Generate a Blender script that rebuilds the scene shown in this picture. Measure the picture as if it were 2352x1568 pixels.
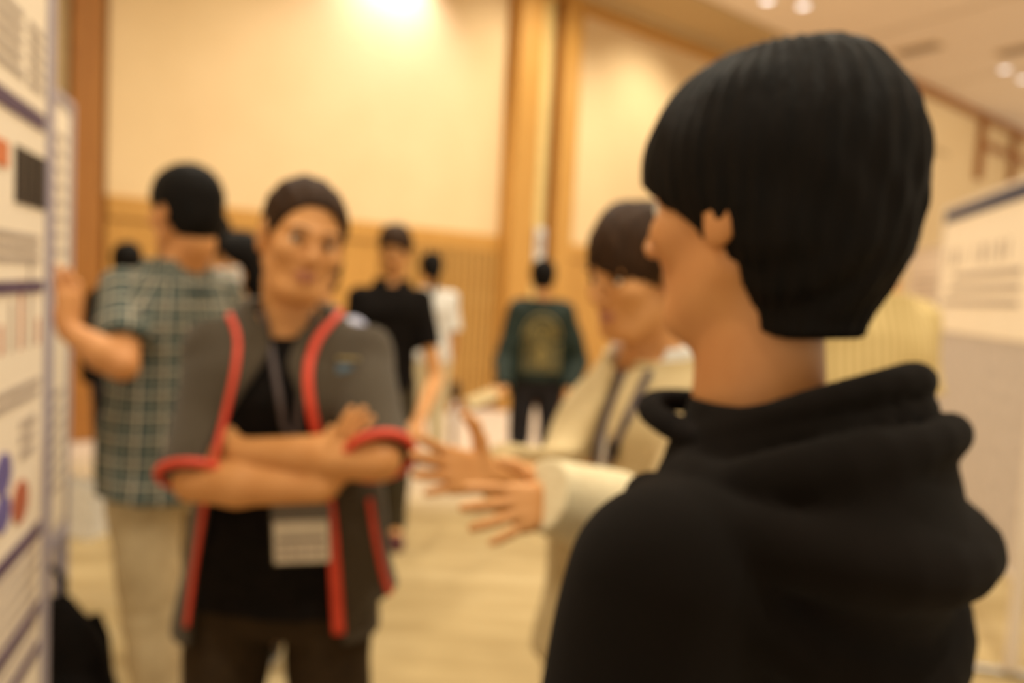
import bpy, math, random
import numpy as np
from mathutils import Vector, Matrix
for o in list(bpy.data.objects): bpy.data.objects.remove(o)
random.seed(4); RNG = np.random.default_rng(7)
SC = bpy.context.scene; COL = SC.collection
PI = math.pi

# ------------------------------------------------------------------ camera
FPX, CX, CY = 1800.0, 1176.0, 784.0
PITCH, ROLL = math.radians(-3.9), math.radians(3.0)
EYE = Vector((0, 0, 1.5))
_f = Vector((0, math.cos(PITCH), math.sin(PITCH)))
_u0 = Vector((0, -math.sin(PITCH), math.cos(PITCH)))
_x0 = Vector((1, 0, 0))
_r = _x0 * math.cos(ROLL) + _u0 * math.sin(ROLL)
_u = _u0 * math.cos(ROLL) - _x0 * math.sin(ROLL)
cd = bpy.data.cameras.new('camera'); cam = bpy.data.objects.new('camera', cd); COL.objects.link(cam)
cd.sensor_width = 36; cd.lens = FPX / 2352 * 36; cd.clip_start = 0.02; cd.clip_end = 100
M = Matrix((( _r.x, _u.x, -_f.x, 0), (_r.y, _u.y, -_f.y, 0), (_r.z, _u.z, -_f.z, 0), (0, 0, 0, 1)))
cam.matrix_world = Matrix.Translation(EYE) @ M
SC.camera = cam
cd.dof.use_dof = True; cd.dof.focus_distance = 0.27; cd.dof.aperture_fstop = 4.7

def ray(px, py): return _f + _r * ((px - CX) / FPX) - _u * ((py - CY) / FPX)
def at(px, py, Y):
    d = ray(px, py); return EYE + d * (Y / d.y)
def on_z(px, py, z):
    d = ray(px, py); return EYE + d * ((z - EYE.z) / d.z)
def on_plane(px, py, p, n):
    d = ray(px, py); return EYE + d * ((p - EYE).dot(n) / d.dot(n))

# ------------------------------------------------------------------ world, lights, exposure
w = bpy.data.worlds.new('hall_light'); SC.world = w; w.use_nodes = True
w.node_tree.nodes['Background'].inputs[0].default_value = (1.0, 0.86, 0.63, 1)
w.node_tree.nodes['Background'].inputs[1].default_value = 1.02
SC.view_settings.view_transform = 'Standard'; SC.view_settings.look = 'None'
SC.view_settings.exposure = 0.0; SC.view_settings.gamma = 1.0; SC.view_settings.use_curve_mapping = False
WARM = (1.0, 0.93, 0.75)
CEIL = 5.26
def spot(loc, aim, power, angle, blend=1.0, rad=0.08, color=WARM):
    l = bpy.data.lights.new('spot_lamp', 'SPOT'); l.energy = power; l.spot_size = math.radians(angle); l.spot_blend = blend
    l.shadow_soft_size = rad; l.color = color
    o = bpy.data.objects.new('spot_lamp', l); COL.objects.link(o); o.location = loc
    o.rotation_euler = (Vector(aim) - Vector(loc)).to_track_quat('-Z', 'Y').to_euler(); return o
# the back wall: a line through WP along WD, facing the camera with normal WN
WD = Vector((math.sin(math.radians(50.1)), math.cos(math.radians(50.1)), 0)); WN = Vector((WD.y, -WD.x, 0))
WP = Vector((0.966, 10.6, 0))
def wl(t, d=0.0, z=0.0): return WP + WD * t + WN * d + Vector((0, 0, z))
LAMPS = []
for (x, y) in ((-1.9, 0.6), (0.75, 0.05), (2.9, 0.9), (-0.6, 3.0), (2.0, 3.6), (-2.4, 4.2), (0.4, 6.0), (2.9, 7.2), (4.6, 4.4), (5.2, 9.6), (-1.2, 6.6)):
    spot((x, y, CEIL - 0.06), (x, y, 0), 262, 150, 1.0, 0.09); LAMPS.append((x, y))
WASH = wl(-3.15, 0.5, CEIL - 0.1)
spot(WASH, wl(-3.2, 0, 4.1), 180, 110, 1.0, 0.07, (1, 0.92, 0.95))
spot(wl(-1.2, 1.9, CEIL - 0.08), wl(-1.4, 0, 3.0), 260, 95, 1.0, 0.08)
spot(wl(6.3, 6.6, CEIL - 0.08), wl(6.6, 4.3, 3.4), 300, 110, 1.0, 0.08)  # added fill spot without a fixture, brightens the framed right wall
spot(wl(0.9, 1.6, CEIL - 0.08), wl(0.7, 0, 3.0), 230, 95, 1.0, 0.08)  # extra wash, no fixture modelled, added to lift the plaster right of the pilaster

# ------------------------------------------------------------------ materials
def mat(name, col, rough=0.7, col2=None, scale=20, stretch=(1, 1, 1), bump=0.0, bscale=200, metal=0.0, sheen=0.0, spec=0.4, emit=None, sss=0.0, lo=0.35, hi=0.65):
    m = bpy.data.materials.new(name); m.use_nodes = True; nt = m.node_tree; b = nt.nodes['Principled BSDF']
    b.inputs['Roughness'].default_value = rough; b.inputs['Metallic'].default_value = metal
    b.inputs['Specular IOR Level'].default_value = spec
    if sheen: b.inputs['Sheen Weight'].default_value = sheen; b.inputs['Sheen Roughness'].default_value = 0.6
    if sss:
        b.inputs['Subsurface Weight'].default_value = sss; b.inputs['Subsurface Scale'].default_value = 0.02
        b.inputs['Subsurface Radius'].default_value = (1, .3, .15)
    tc = nt.nodes.new('ShaderNodeTexCoord'); mp = nt.nodes.new('ShaderNodeMapping'); nt.links.new(tc.outputs['Object'], mp.inputs[0])
    mp.inputs['Scale'].default_value = stretch
    n = nt.nodes.new('ShaderNodeTexNoise'); n.inputs['Scale'].default_value = scale; n.inputs['Detail'].default_value = 4
    nt.links.new(mp.outputs[0], n.inputs[0])
    r = nt.nodes.new('ShaderNodeValToRGB'); nt.links.new(n.outputs[0], r.inputs[0])
    c2 = col2 or tuple(c * 0.82 for c in col)
    r.color_ramp.elements[0].color = (*c2, 1); r.color_ramp.elements[1].color = (*col, 1)
    r.color_ramp.elements[0].position = lo; r.color_ramp.elements[1].position = hi
    nt.links.new(r.outputs[0], b.inputs['Base Color'])
    if bump:
        n2 = nt.nodes.new('ShaderNodeTexNoise'); n2.inputs['Scale'].default_value = bscale
        nt.links.new(mp.outputs[0], n2.inputs[0]); bp = nt.nodes.new('ShaderNodeBump'); bp.inputs['Strength'].default_value = bump
        bp.inputs['Distance'].default_value = 0.004
        nt.links.new(n2.outputs[0], bp.inputs['Height']); nt.links.new(bp.outputs[0], b.inputs['Normal'])
    if emit: b.inputs['Emission Color'].default_value = (*emit[0], 1); b.inputs['Emission Strength'].default_value = emit[1]
    return m
def srgb(r, g, b): return tuple(((c / 255) / 12.92 if c <= 10 else (((c / 255) + .055) / 1.055) ** 2.4) for c in (r, g, b))

SKIN = mat('skin', (.66, .32, .115), .5, (.60, .275, .09), 14, sss=0.0)
SKIN_DEEP = mat('skin_deep', (.60, .27, .09), .5, (.53, .22, .07), 14)
LIP = mat('lip', (.50, .20, .12), .45)
HAIR = mat('black_hair', (.006, .0038, .0025), .65, (.003, .002, .0015), 90, (1, 1, .12), .4, 160, spec=.12)
HAIR_BR = mat('brown_hair', (.050, .024, .011), .6, (.024, .011, .005), 90, (1, 1, .12), .4, 160, spec=.12)
EYEW = mat('eye_white', (.8, .78, .72), .2); IRIS = mat('iris', (.03, .015, .008), .15)
BLACK = mat('black_cloth', (.010, .0075, .0065), .95, (.006, .005, .0045), 40, bump=.2, spec=.08)
HOODIE = mat('hoodie_black', (.0065, .0040, .0026), .95, (.0045, .0030, .0020), 7, bump=.2, bscale=500, sheen=.015, spec=.08)
GREY_J = mat('grey_marl', (.070, .052, .032), .9, (.048, .035, .021), 260, bump=.25, sheen=.1, spec=.2)
RED = mat('coral_red', (.74, .075, .035), .6, (.64, .055, .025), 60)
BROWN_P = mat('dark_brown_cloth', (.040, .024, .011), .9, (.03, .018, .009), 30, bump=.2, spec=.15)
KHAKI = mat('khaki_cloth', (.47, .36, .21), .85, (.40, .30, .17), 24, bump=.3, spec=.2)
BEIGE = mat('beige_cloth', (.60, .47, .26), .8, (.50, .375, .19), 16, bump=.3, spec=.25)
CREAM = mat('cream_cloth', (.74, .64, .42), .85, (.66, .55, .35), 90, bump=.35, spec=.2)
WHITE_C = mat('white_cloth', (.80, .77, .72), .85)
PALEB = mat('pale_blue_cloth', (.34, .36, .52), .85, (.50, .50, .60), 25)
GREEN_J = mat('dark_green_cloth', (.012, .024, .016), .7, (.008, .015, .011), 30, spec=.3)
NAVY = mat('navy_cloth', (.018, .015, .022), .9, (.011, .010, .013), 30)
OLIVE = mat('dark_olive_cloth', (.05, .038, .018), .9)
SHOE_B = mat('black_leather', (.012, .010, .010), .45); SHOE_M = mat('maroon_leather', (.10, .02, .025), .5); SOLE = mat('rubber_sole', (.5, .47, .42), .7)
WOOD = mat('honey_wood', (.58, .31, .075), .45, (.50, .255, .055), 9, (6, 6, .35), .08, 60, spec=.4)
WOOD_D = mat('dark_honey_wood', (.40, .17, .035), .45, (.32, .125, .025), 9, (6, 6, .35), .08, 60)
WOOD_S = mat('slat_wood', (.57, .33, .095), .5, (.48, .26, .065), 9, (6, 6, .35), .08, 60)
CREAMW = mat('cream_wall', (.80, .60, .345), .85, (.77, .57, .32), 1.6, bump=.05, bscale=300)
CEILM = mat('ceiling_paint', (.92, .80, .68), .9, (.90, .78, .66), 2)
SOFF = mat('soffit_paint', (.58, .42, .22), .8)
BRASS = mat('brass', (.85, .66, .28), .35, metal=.25); STEEL = mat('steel', (.42, .40, .38), .35, metal=.9)
LAMPM = mat('lamp_glass', (.9, .85, .8), .4, emit=((1.0, .92, .88), 2.2))
PAPER = mat('poster_paper', (.93, .82, .66), .6, (.91, .80, .64), 4)
PAPER2 = mat('poster_paper_cool', (.72, .62, .52), .6, (.70, .60, .50), 4)
BOARDM = mat('board_fabric', (.60, .52, .46), .9, bump=.1)
BOARDE = mat('board_edge_lilac', (.42, .38, .46), .4, (.40, .36, .44), 10, metal=.1)
INK = mat('grey_ink', (.25, .19, .16), .7); INKL = mat('pale_grey_ink', (.46, .38, .32), .7); INKP = mat('purple_ink', (.12, .075, .13), .7)
INKN = mat('dark_navy_ink', (.035, .05, .11), .6); INKK = mat('near_black_ink', (.03, .02, .015), .6); INKO = mat('orange_ink', (.75, .22, .08), .6)
INKR = mat('brick_red_ink', (.50, .14, .07), .6); INKB = mat('violet_blue_ink', (.17, .14, .38), .6)
MASKM = mat('mask_white', (.85, .83, .80), .8); GOLDT = mat('gold_thread', (.42, .31, .10), .6, (.2, .15, .05), 120); PLASTIC = mat('clear_badge_plastic', (.15, .125, .10), .25)
BADGE = mat('badge_card', (.80, .73, .60), .5); STRAP = mat('strap_grey', (.10, .075, .075), .7)

# striped yellow shirt, plaid shirt
def stripe_mat():
    m = mat('yellow_stripe_cloth', (.72, .55, .24), .85); nt = m.node_tree; b = nt.nodes['Principled BSDF']
    tc = nt.nodes.new('ShaderNodeTexCoord'); wv = nt.nodes.new('ShaderNodeTexWave'); wv.inputs['Scale'].default_value = 13; wv.inputs['Distortion'].default_value = .4
    nt.links.new(tc.outputs['Object'], wv.inputs[0]); r = nt.nodes.new('ShaderNodeValToRGB'); nt.links.new(wv.outputs[0], r.inputs[0])
    r.color_ramp.elements[0].color = (.50, .36, .14, 1); r.color_ramp.elements[1].color = (.76, .58, .27, 1); nt.links.new(r.outputs[0], b.inputs['Base Color']); return m
STRIPE = stripe_mat()
def plaid_mat():
    m = bpy.data.materials.new('plaid_cloth'); m.use_nodes = True; nt = m.node_tree; b = nt.nodes['Principled BSDF']; b.inputs['Roughness'].default_value = .85
    b.inputs['Specular IOR Level'].default_value = .2
    a = nt.nodes.new('ShaderNodeAttribute'); a.attribute_name = 'weave'; s = nt.nodes.new('ShaderNodeSeparateXYZ'); nt.links.new(a.outputs['Vector'], s.inputs[0])
    def band(sock, period, off, width):
        n1 = nt.nodes.new('ShaderNodeMath'); n1.operation = 'MULTIPLY_ADD'; n1.inputs[1].default_value = 1 / period; n1.inputs[2].default_value = off + 50; nt.links.new(sock, n1.inputs[0])
        n2 = nt.nodes.new('ShaderNodeMath'); n2.operation = 'FRACT'; nt.links.new(n1.outputs[0], n2.inputs[0])
        n3 = nt.nodes.new('ShaderNodeMath'); n3.operation = 'LESS_THAN'; n3.inputs[1].default_value = width; nt.links.new(n2.outputs[0], n3.inputs[0]); return n3.outputs[0]
    def mix(fac, base, col, k):
        x = nt.nodes.new('ShaderNodeMix'); x.data_type = 'RGBA'; mu = nt.nodes.new('ShaderNodeMath'); mu.operation = 'MULTIPLY'; mu.inputs[1].default_value = k
        nt.links.new(fac, mu.inputs[0]); nt.links.new(mu.outputs[0], x.inputs[0]); x.inputs[7].default_value = (*col, 1)
        if isinstance(base, tuple): x.inputs[6].default_value = (*base, 1)
        else: nt.links.new(base, x.inputs[6])
        return x.outputs[2]
    c = (.007, .013, .017)
    for ax in (0, 1):
        c = mix(band(s.outputs[ax], .060, .0, .42), c, (.065, .09, .085), .6)
    for ax in (0, 1):
        c = mix(band(s.outputs[ax], .060, .25, .12), c, (.62, .54, .40), .6)
        c = mix(band(s.outputs[ax], .060, .62, .07), c, (.42, .38, .26), .5)
    nt.links.new(c, b.inputs['Base Color']); return m
PLAID = plaid_mat()

# ------------------------------------------------------------------ object helpers
def link(name, me, parent=None, m=None):
    o = bpy.data.objects.new(name, me); COL.objects.link(o)
    if parent is not None: o.parent = parent
    if m is not None:
        for mm in (m if isinstance(m, (list, tuple)) else [m]): me.materials.append(mm)
    return o
def empty(name, loc, rz=0, label=None, cat=None, group=None, kind=None):
    o = bpy.data.objects.new(name, None); COL.objects.link(o); o.location = loc; o.rotation_euler = (0, 0, rz); o.empty_display_size = .1
    return tag(o, label, cat, group, kind)
def tag(o, label=None, cat=None, group=None, kind=None):
    if label: o['label'] = label
    if cat: o['category'] = cat
    if group: o['group'] = group
    if kind: o['kind'] = kind
    return o
def mesh_np(name, V, F, smooth=True):
    me = bpy.data.meshes.new(name); F = np.asarray(F, dtype=np.int32); n = len(F); k = F.shape[1]
    me.vertices.add(len(V)); me.vertices.foreach_set('co', np.asarray(V, dtype=np.float32).ravel())
    me.loops.add(n * k); me.loops.foreach_set('vertex_index', F.ravel())
    me.polygons.add(n); me.polygons.foreach_set('loop_start', np.arange(0, n * k, k, dtype=np.int32)); me.polygons.foreach_set('loop_total', np.full(n, k, dtype=np.int32))
    me.polygons.foreach_set('use_smooth', np.full(n, smooth)); me.update(calc_edges=True); me.validate(); return me
class MB:
    """collects boxes, prisms and tubes; build() makes one mesh"""
    def __init__(s): s.v = []; s.f = []
    def box(s, x0, x1, y0, y1, z0, z1, bev=0.0):
        if bev <= 0:
            b = len(s.v); s.v += [(x, y, z) for z in (z0, z1) for x, y in ((x0, y0), (x1, y0), (x1, y1), (x0, y1))]
            s.f += [tuple(b + i for i in q) for q in ((3, 2, 1, 0), (4, 5, 6, 7), (0, 1, 5, 4), (1, 2, 6, 5), (2, 3, 7, 6), (3, 0, 4, 7))]
        else:
            rows = [(z0, bev), (z0 + bev, 0), (z1 - bev, 0), (z1, bev)]
            ring = lambda q: [(x0 + q + bev * 0, y0 + q + 0, 0)]
            b = len(s.v); n = 8
            for z, q in rows:
                X0, X1, Y0, Y1 = x0 + q, x1 - q, y0 + q, y1 - q; c = bev * .7
                for (x, y) in ((X0 + c, Y0), (X1 - c, Y0), (X1, Y0 + c), (X1, Y1 - c), (X1 - c, Y1), (X0 + c, Y1), (X0, Y1 - c), (X0, Y0 + c)): s.v.append((x, y, z))
            for k in range(3):
                for i in range(n): s.f.append((b + k * n + i, b + k * n + (i + 1) % n, b + (k + 1) * n + (i + 1) % n, b + (k + 1) * n + i))
            s.f.append(tuple(b + i for i in reversed(range(n)))); s.f.append(tuple(b + 3 * n + i for i in range(n)))
    def tube(s, pts, r, n=10, flat=1.0, up=(0, 0, 1), closed_caps=True):
        pts = [Vector(p) for p in pts]; b = len(s.v); N = len(pts)
        rr = r if isinstance(r, (list, tuple)) else [r] * N
        for i, p in enumerate(pts):
            t = (pts[min(i + 1, N - 1)] - pts[max(i - 1, 0)]).normalized(); u = Vector(up[i] if isinstance(up, list) else up)
            sd = t.cross(u)
            if sd.length < 1e-4: sd = t.cross(Vector((1, 0, 0)))
            sd.normalize(); nn = sd.cross(t)
            for k in range(n):
                a = 2 * PI * k / n; s.v.append(tuple(p + sd * (math.cos(a) * rr[i]) + nn * (math.sin(a) * rr[i] * flat)))
        for i in range(N - 1):
            for k in range(n): s.f.append((b + i * n + k, b + i * n + (k + 1) % n, b + (i + 1) * n + (k + 1) % n, b + (i + 1) * n + k))
        s.f.append(tuple(b + k for k in reversed(range(n)))); s.f.append(tuple(b + (N - 1) * n + k for k in range(n)))
    def build(s, name, m, parent=None, smooth=False):
        me = bpy.data.meshes.new(name); me.from_pydata(s.v, [], s.f); me.update()
        if smooth: me.polygons.foreach_set('use_smooth', [True] * len(me.polygons))
        return link(name, me, parent, m)
def box(name, m, parent, *a, bev=0.0):
    b = MB(); b.box(*a, bev=bev); return b.build(name, m, parent)

# ------------------------------------------------------------------ signed distance modelling
def V3(*a): return np.array(a, dtype=np.float32)
def cap(P, a, b, ra, rb=None):
    rb = ra if rb is None else rb; a = np.asarray(a, np.float32); d = np.asarray(b, np.float32) - a
    t = np.clip((P - a) @ d / max(float(d @ d), 1e-9), 0, 1)
    return np.linalg.norm(P - a - t[:, None] * d, axis=1) - (ra + (rb - ra) * t)
def cone(P, a, b, ra, rb, t0=0.0, t1=1.0):
    a = np.asarray(a, np.float32); d = np.asarray(b, np.float32) - a; L = float(np.linalg.norm(d)); d = d / L
    t = (P - a) @ d; q = np.linalg.norm(P - a - t[:, None] * d, axis=1) - (ra + (rb - ra) * np.clip(t / L, 0, 1))
    return np.maximum(q, np.maximum(t0 * L - t, t - t1 * L))
def ell(P, c, r):
    r = np.asarray(r, np.float32); q = (P - np.asarray(c, np.float32)) / r; k0 = np.linalg.norm(q, axis=1); k1 = np.linalg.norm(q / r, axis=1)
    return k0 * (k0 - 1) / np.maximum(k1, 1e-6)
def smin(a, b, k):
    h = np.clip(.5 + .5 * (b - a) / k, 0, 1); return b * (1 - h) + a * h - k * h * (1 - h)
def smax(a, b, k): return -smin(-a, -b, k)
def loft(P, tab, z0=None, z1=None, p=2.3, ang=0.0):
    """stack of superellipses; rows (z, cx, cy, rx, ry)"""
    T = np.array(sorted(tab), dtype=np.float32); zz = np.linspace(T[0, 0], T[-1, 0], 80)
    C = [np.interp(zz, T[:, 0], T[:, i]) for i in range(1, 5)]
    ker = np.array([1, 2, 3, 2, 1]) / 9.
    C = [np.convolve(np.pad(c, 2, mode='edge'), ker, 'valid') for c in C]
    z = P[:, 2]; cx, cy, rx, ry = [np.interp(z, zz, c) for c in C]
    x = P[:, 0] - cx; y = P[:, 1] - cy
    k = (np.abs(x / rx) ** p + np.abs(y / ry) ** p + 1e-9) ** (1 / p); d = (k - 1) * np.minimum(rx, ry)
    a = T[0, 0] if z0 is None else z0; b = T[-1, 0] if z1 is None else z1
    return np.maximum(d, np.maximum(a - z, z - b))
def near(P, c, R, fn, pad=.05):
    """evaluate fn only close to the ball (c, R)"""
    d = np.linalg.norm(P - np.asarray(c, np.float32), axis=1) - R; out = d + pad * .6; m = d < pad
    if m.any(): out[m] = fn(P[m])
    return out.astype(np.float32)
def wrinkle(P, amp, f=30., seed=0.):
    x, y, z = P[:, 0] * f, P[:, 1] * f, P[:, 2] * f
    return amp * (np.sin(z * 1.1 + 1.7 * np.sin(x * .7 + seed) + 1.1 * np.sin(y * .9)) * .5 + np.sin(x * .8 - z * .55 + 2 * np.sin(y * .5 + seed)) * .35 + np.sin(1.9 * z + y * 1.3 + x + seed) * .2)
def nets(fn, lo, hi, h, newton=True):
    lo = np.asarray(lo, np.float32); hi = np.asarray(hi, np.float32); B = 4
    nb = np.ceil((hi - lo) / (h * B)).astype(int) + 1
    ax = [lo[i] + (np.arange(nb[i]) + .5) * h * B - h * .5 for i in range(3)]
    G = np.stack(np.meshgrid(*ax, indexing='ij'), -1).reshape(-1, 3).astype(np.float32)
    D = fn(G).reshape(nb); act = np.abs(D) < h * B * 1.25 + .004
    n = nb * B; Vv = np.repeat(np.repeat(np.repeat(np.where(D < 0, -1., 1.).astype(np.float32), B, 0), B, 1), B, 2)
    A = np.repeat(np.repeat(np.repeat(act, B, 0), B, 1), B, 2)
    idx = np.argwhere(A); pts = (lo + idx * h).astype(np.float32)
    val = np.empty(len(pts), np.float32)
    for s in range(0, len(pts), 200000): val[s:s + 200000] = fn(pts[s:s + 200000])
    Vv[idx[:, 0], idx[:, 1], idx[:, 2]] = val
    Vv[0] = Vv[-1] = 1; Vv[:, 0] = Vv[:, -1] = 1; Vv[:, :, 0] = Vv[:, :, -1] = 1
    S = Vv < 0; c = S[:-1, :-1, :-1].astype(np.int8)
    tot = sum(S[i:n[0] - 1 + i, j:n[1] - 1 + j, k:n[2] - 1 + k].astype(np.int8) for i in (0, 1) for j in (0, 1) for k in (0, 1))
    cell = np.argwhere((tot > 0) & (tot < 8)); ids = -np.ones(n, np.int32); ids[cell[:, 0], cell[:, 1], cell[:, 2]] = np.arange(len(cell))
    acc = np.zeros((len(cell), 3)); cnt = np.zeros(len(cell))
    cor = [(i, j, k) for i in (0, 1) for j in (0, 1) for k in (0, 1)]
    for a in cor:
        for d in range(3):
            if a[d]: continue
            b = list(a); b[d] = 1; A0 = cell + a; B0 = cell + b
            va = Vv[A0[:, 0], A0[:, 1], A0[:, 2]]; vb = Vv[B0[:, 0], B0[:, 1], B0[:, 2]]; m = (va < 0) != (vb < 0)
            t = va[m] / (va[m] - vb[m]); p = np.tile(np.array(a, float), (m.sum(), 1)); p[:, d] = t; acc[m] += p; cnt[m] += 1
    vert = lo + (cell + acc / cnt[:, None]) * h
    F = []
    for d in range(3):
        e1, e2 = [(1, 2), (2, 0), (0, 1)][d]; sl = [slice(1, None)] * 3; sl[d] = slice(0, -1); sh = [slice(1, None)] * 3
        a = S[tuple(sl)]; b = S[tuple(sh)]; m = a != b; q = np.argwhere(m); fl = a[m]; off = np.ones(3, int); off[d] = 0; q = q + off
        def I(u, v):
            t = q.copy(); t[:, e1] -= u; t[:, e2] -= v; return ids[t[:, 0], t[:, 1], t[:, 2]]
        Q = np.stack([I(1, 1), I(0, 1), I(0, 0), I(1, 0)], 1); Q[~fl] = Q[~fl][:, ::-1]; F.append(Q)
    F = np.concatenate(F); F = F[(F >= 0).all(1)]
    if newton:
        P = vert.astype(np.float32); e = h * .4; d0 = fn(P); g = np.stack([fn(P + V3(*(e if i == j else 0 for j in range(3)))) - d0 for i in range(3)], 1) / e
        gn = np.maximum((g ** 2).sum(1), .25); st = -(d0 / gn)[:, None] * g; L = np.linalg.norm(st, axis=1, keepdims=True); st *= np.minimum(1, h * .5 / np.maximum(L, 1e-9)); vert = P + st
    return vert, F
def sdf_obj(name, fn, lo, hi, h, m, parent, lip=None):
    v, f = nets(fn, lo, hi, h); me = mesh_np(name, v, f); o = link(name, me, parent, m)
    if lip is not None:
        c = v[f].mean(1); k = lip(c).astype(np.int32); me.polygons.foreach_set('material_index', k)
    return o

# ------------------------------------------------------------------ people
def head_sdf(Q, k=1.0, ears=True):
    """Q in head coordinates: x right, y forward, z up, origin between the ears"""
    X = Q.copy(); X[:, 0] = np.abs(X[:, 0])
    d = ell(X, (0, -.012, .032), (.076, .096, .086))
    d = smin(d, ell(X, (0, .028, -.040), (.060, .062, .078)), .035)
    d = smin(d, ell(X, (.0, .062, -.098), (.026, .024, .020)), .025)
    d = smin(d, cap(X, (.052, .0, -.055), (.03, .055, -.098), .016), .03)
    d = smin(d, ell(X, (.042, .060, -.022), (.022, .022, .020)), .02)
    d = smin(d, cap(X, (.0, .086, .022), (.042, .074, .020), .008), .014)
    d = -smin(-d, ell(X, (.031, .101, .004), (.019, .018, .013)), .012)
    d = smin(d, cap(X, (0, .088, .010), (0, .108, -.026), .006, .010), .010)
    d = smin(d, ell(X, (.012, .100, -.032), (.008, .010, .007)), .006)
    d = smin(d, cap(X, (0, .091, -.058), (.020, .083, -.061), .0065, .003), .005)
    d = smin(d, cap(X, (0, .090, -.070), (.018, .082, -.067), .0075, .003), .005)
    d = -smin(-d, cap(X, (0, .099, -.0635), (.022, .089, -.064), .0022), .003)
    if ears:
        e = ell(X, (.080, -.008, -.004), (.009, .020, .033)); e = smin(e, ell(X, (.078, .000, -.030), (.007, .010, .012)), .008)
        e = -smin(-e, ell(X, (.089, -.004, .002), (.006, .010, .020)), .005)
        d = smin(d, e, .008)
    return d
def hand_pts(wr, D, N, side, curl=.35, spread=.10, thumb=.7, s=1.0):
    """list of (a, b, ra, rb). D finger direction, N palm normal (out of the palm), side=+1 when the thumb lies towards D x N"""
    wr, D, N = [np.array(v, float) for v in (wr, D, N)]; D /= np.linalg.norm(D); N -= D * (N @ D); N /= np.linalg.norm(N); T = np.cross(D, N) * side
    out = []
    cu = curl if isinstance(curl, (list, tuple)) else [curl] * 4
    for i, (o, L, r) in enumerate(((.027, .074, .0092), (.009, .082, .0095), (-.010, .076, .0090), (-.027, .060, .0080))):
        base = wr + (D * (.092 - abs(o) * .15 - (i == 3) * .006) + T * o) * s
        out.append((wr + T * o * .55 * s + D * .01 * s, base, .0165 * s, .0125 * s))
        a = spread * (1.5 - i); d = D * math.cos(a) + T * math.sin(a); p = base
        ang = cu[i] * .6
        for j, fr in enumerate((.45, .30, .25)):
            dd = d * math.cos(ang) + N * math.sin(ang); q = p + dd * L * fr * s; out.append((p, q, r * (1 - .08 * j) * s, r * (.92 - .08 * j) * s)); p = q; ang += cu[i]
    b = wr + (T * .018 + D * .022 + N * .006) * s; k1 = b + (T * 1.0 * math.sin(thumb) + D * .8 * math.cos(thumb) + N * .25) * .039 * s
    k2 = k1 + (T * 1.0 * math.sin(thumb * .8) + D * math.cos(thumb * .8) + N * .25) * .030 * s; k3 = k2 + (T * .9 * math.sin(thumb * .6) + D + N * .15) * .022 * s
    out += [(b, k1, .0165 * s, .012 * s), (k1, k2, .0115 * s, .0102 * s), (k2, k3, .0100 * s, .0082 * s)]
    return out, wr + D * .05 * s
def rotm(yaw, pitch, roll): return np.array(Matrix.Rotation(yaw, 3, 'Z') @ Matrix.Rotation(pitch, 3, 'X') @ Matrix.Rotation(roll, 3, 'Y'))

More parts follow.
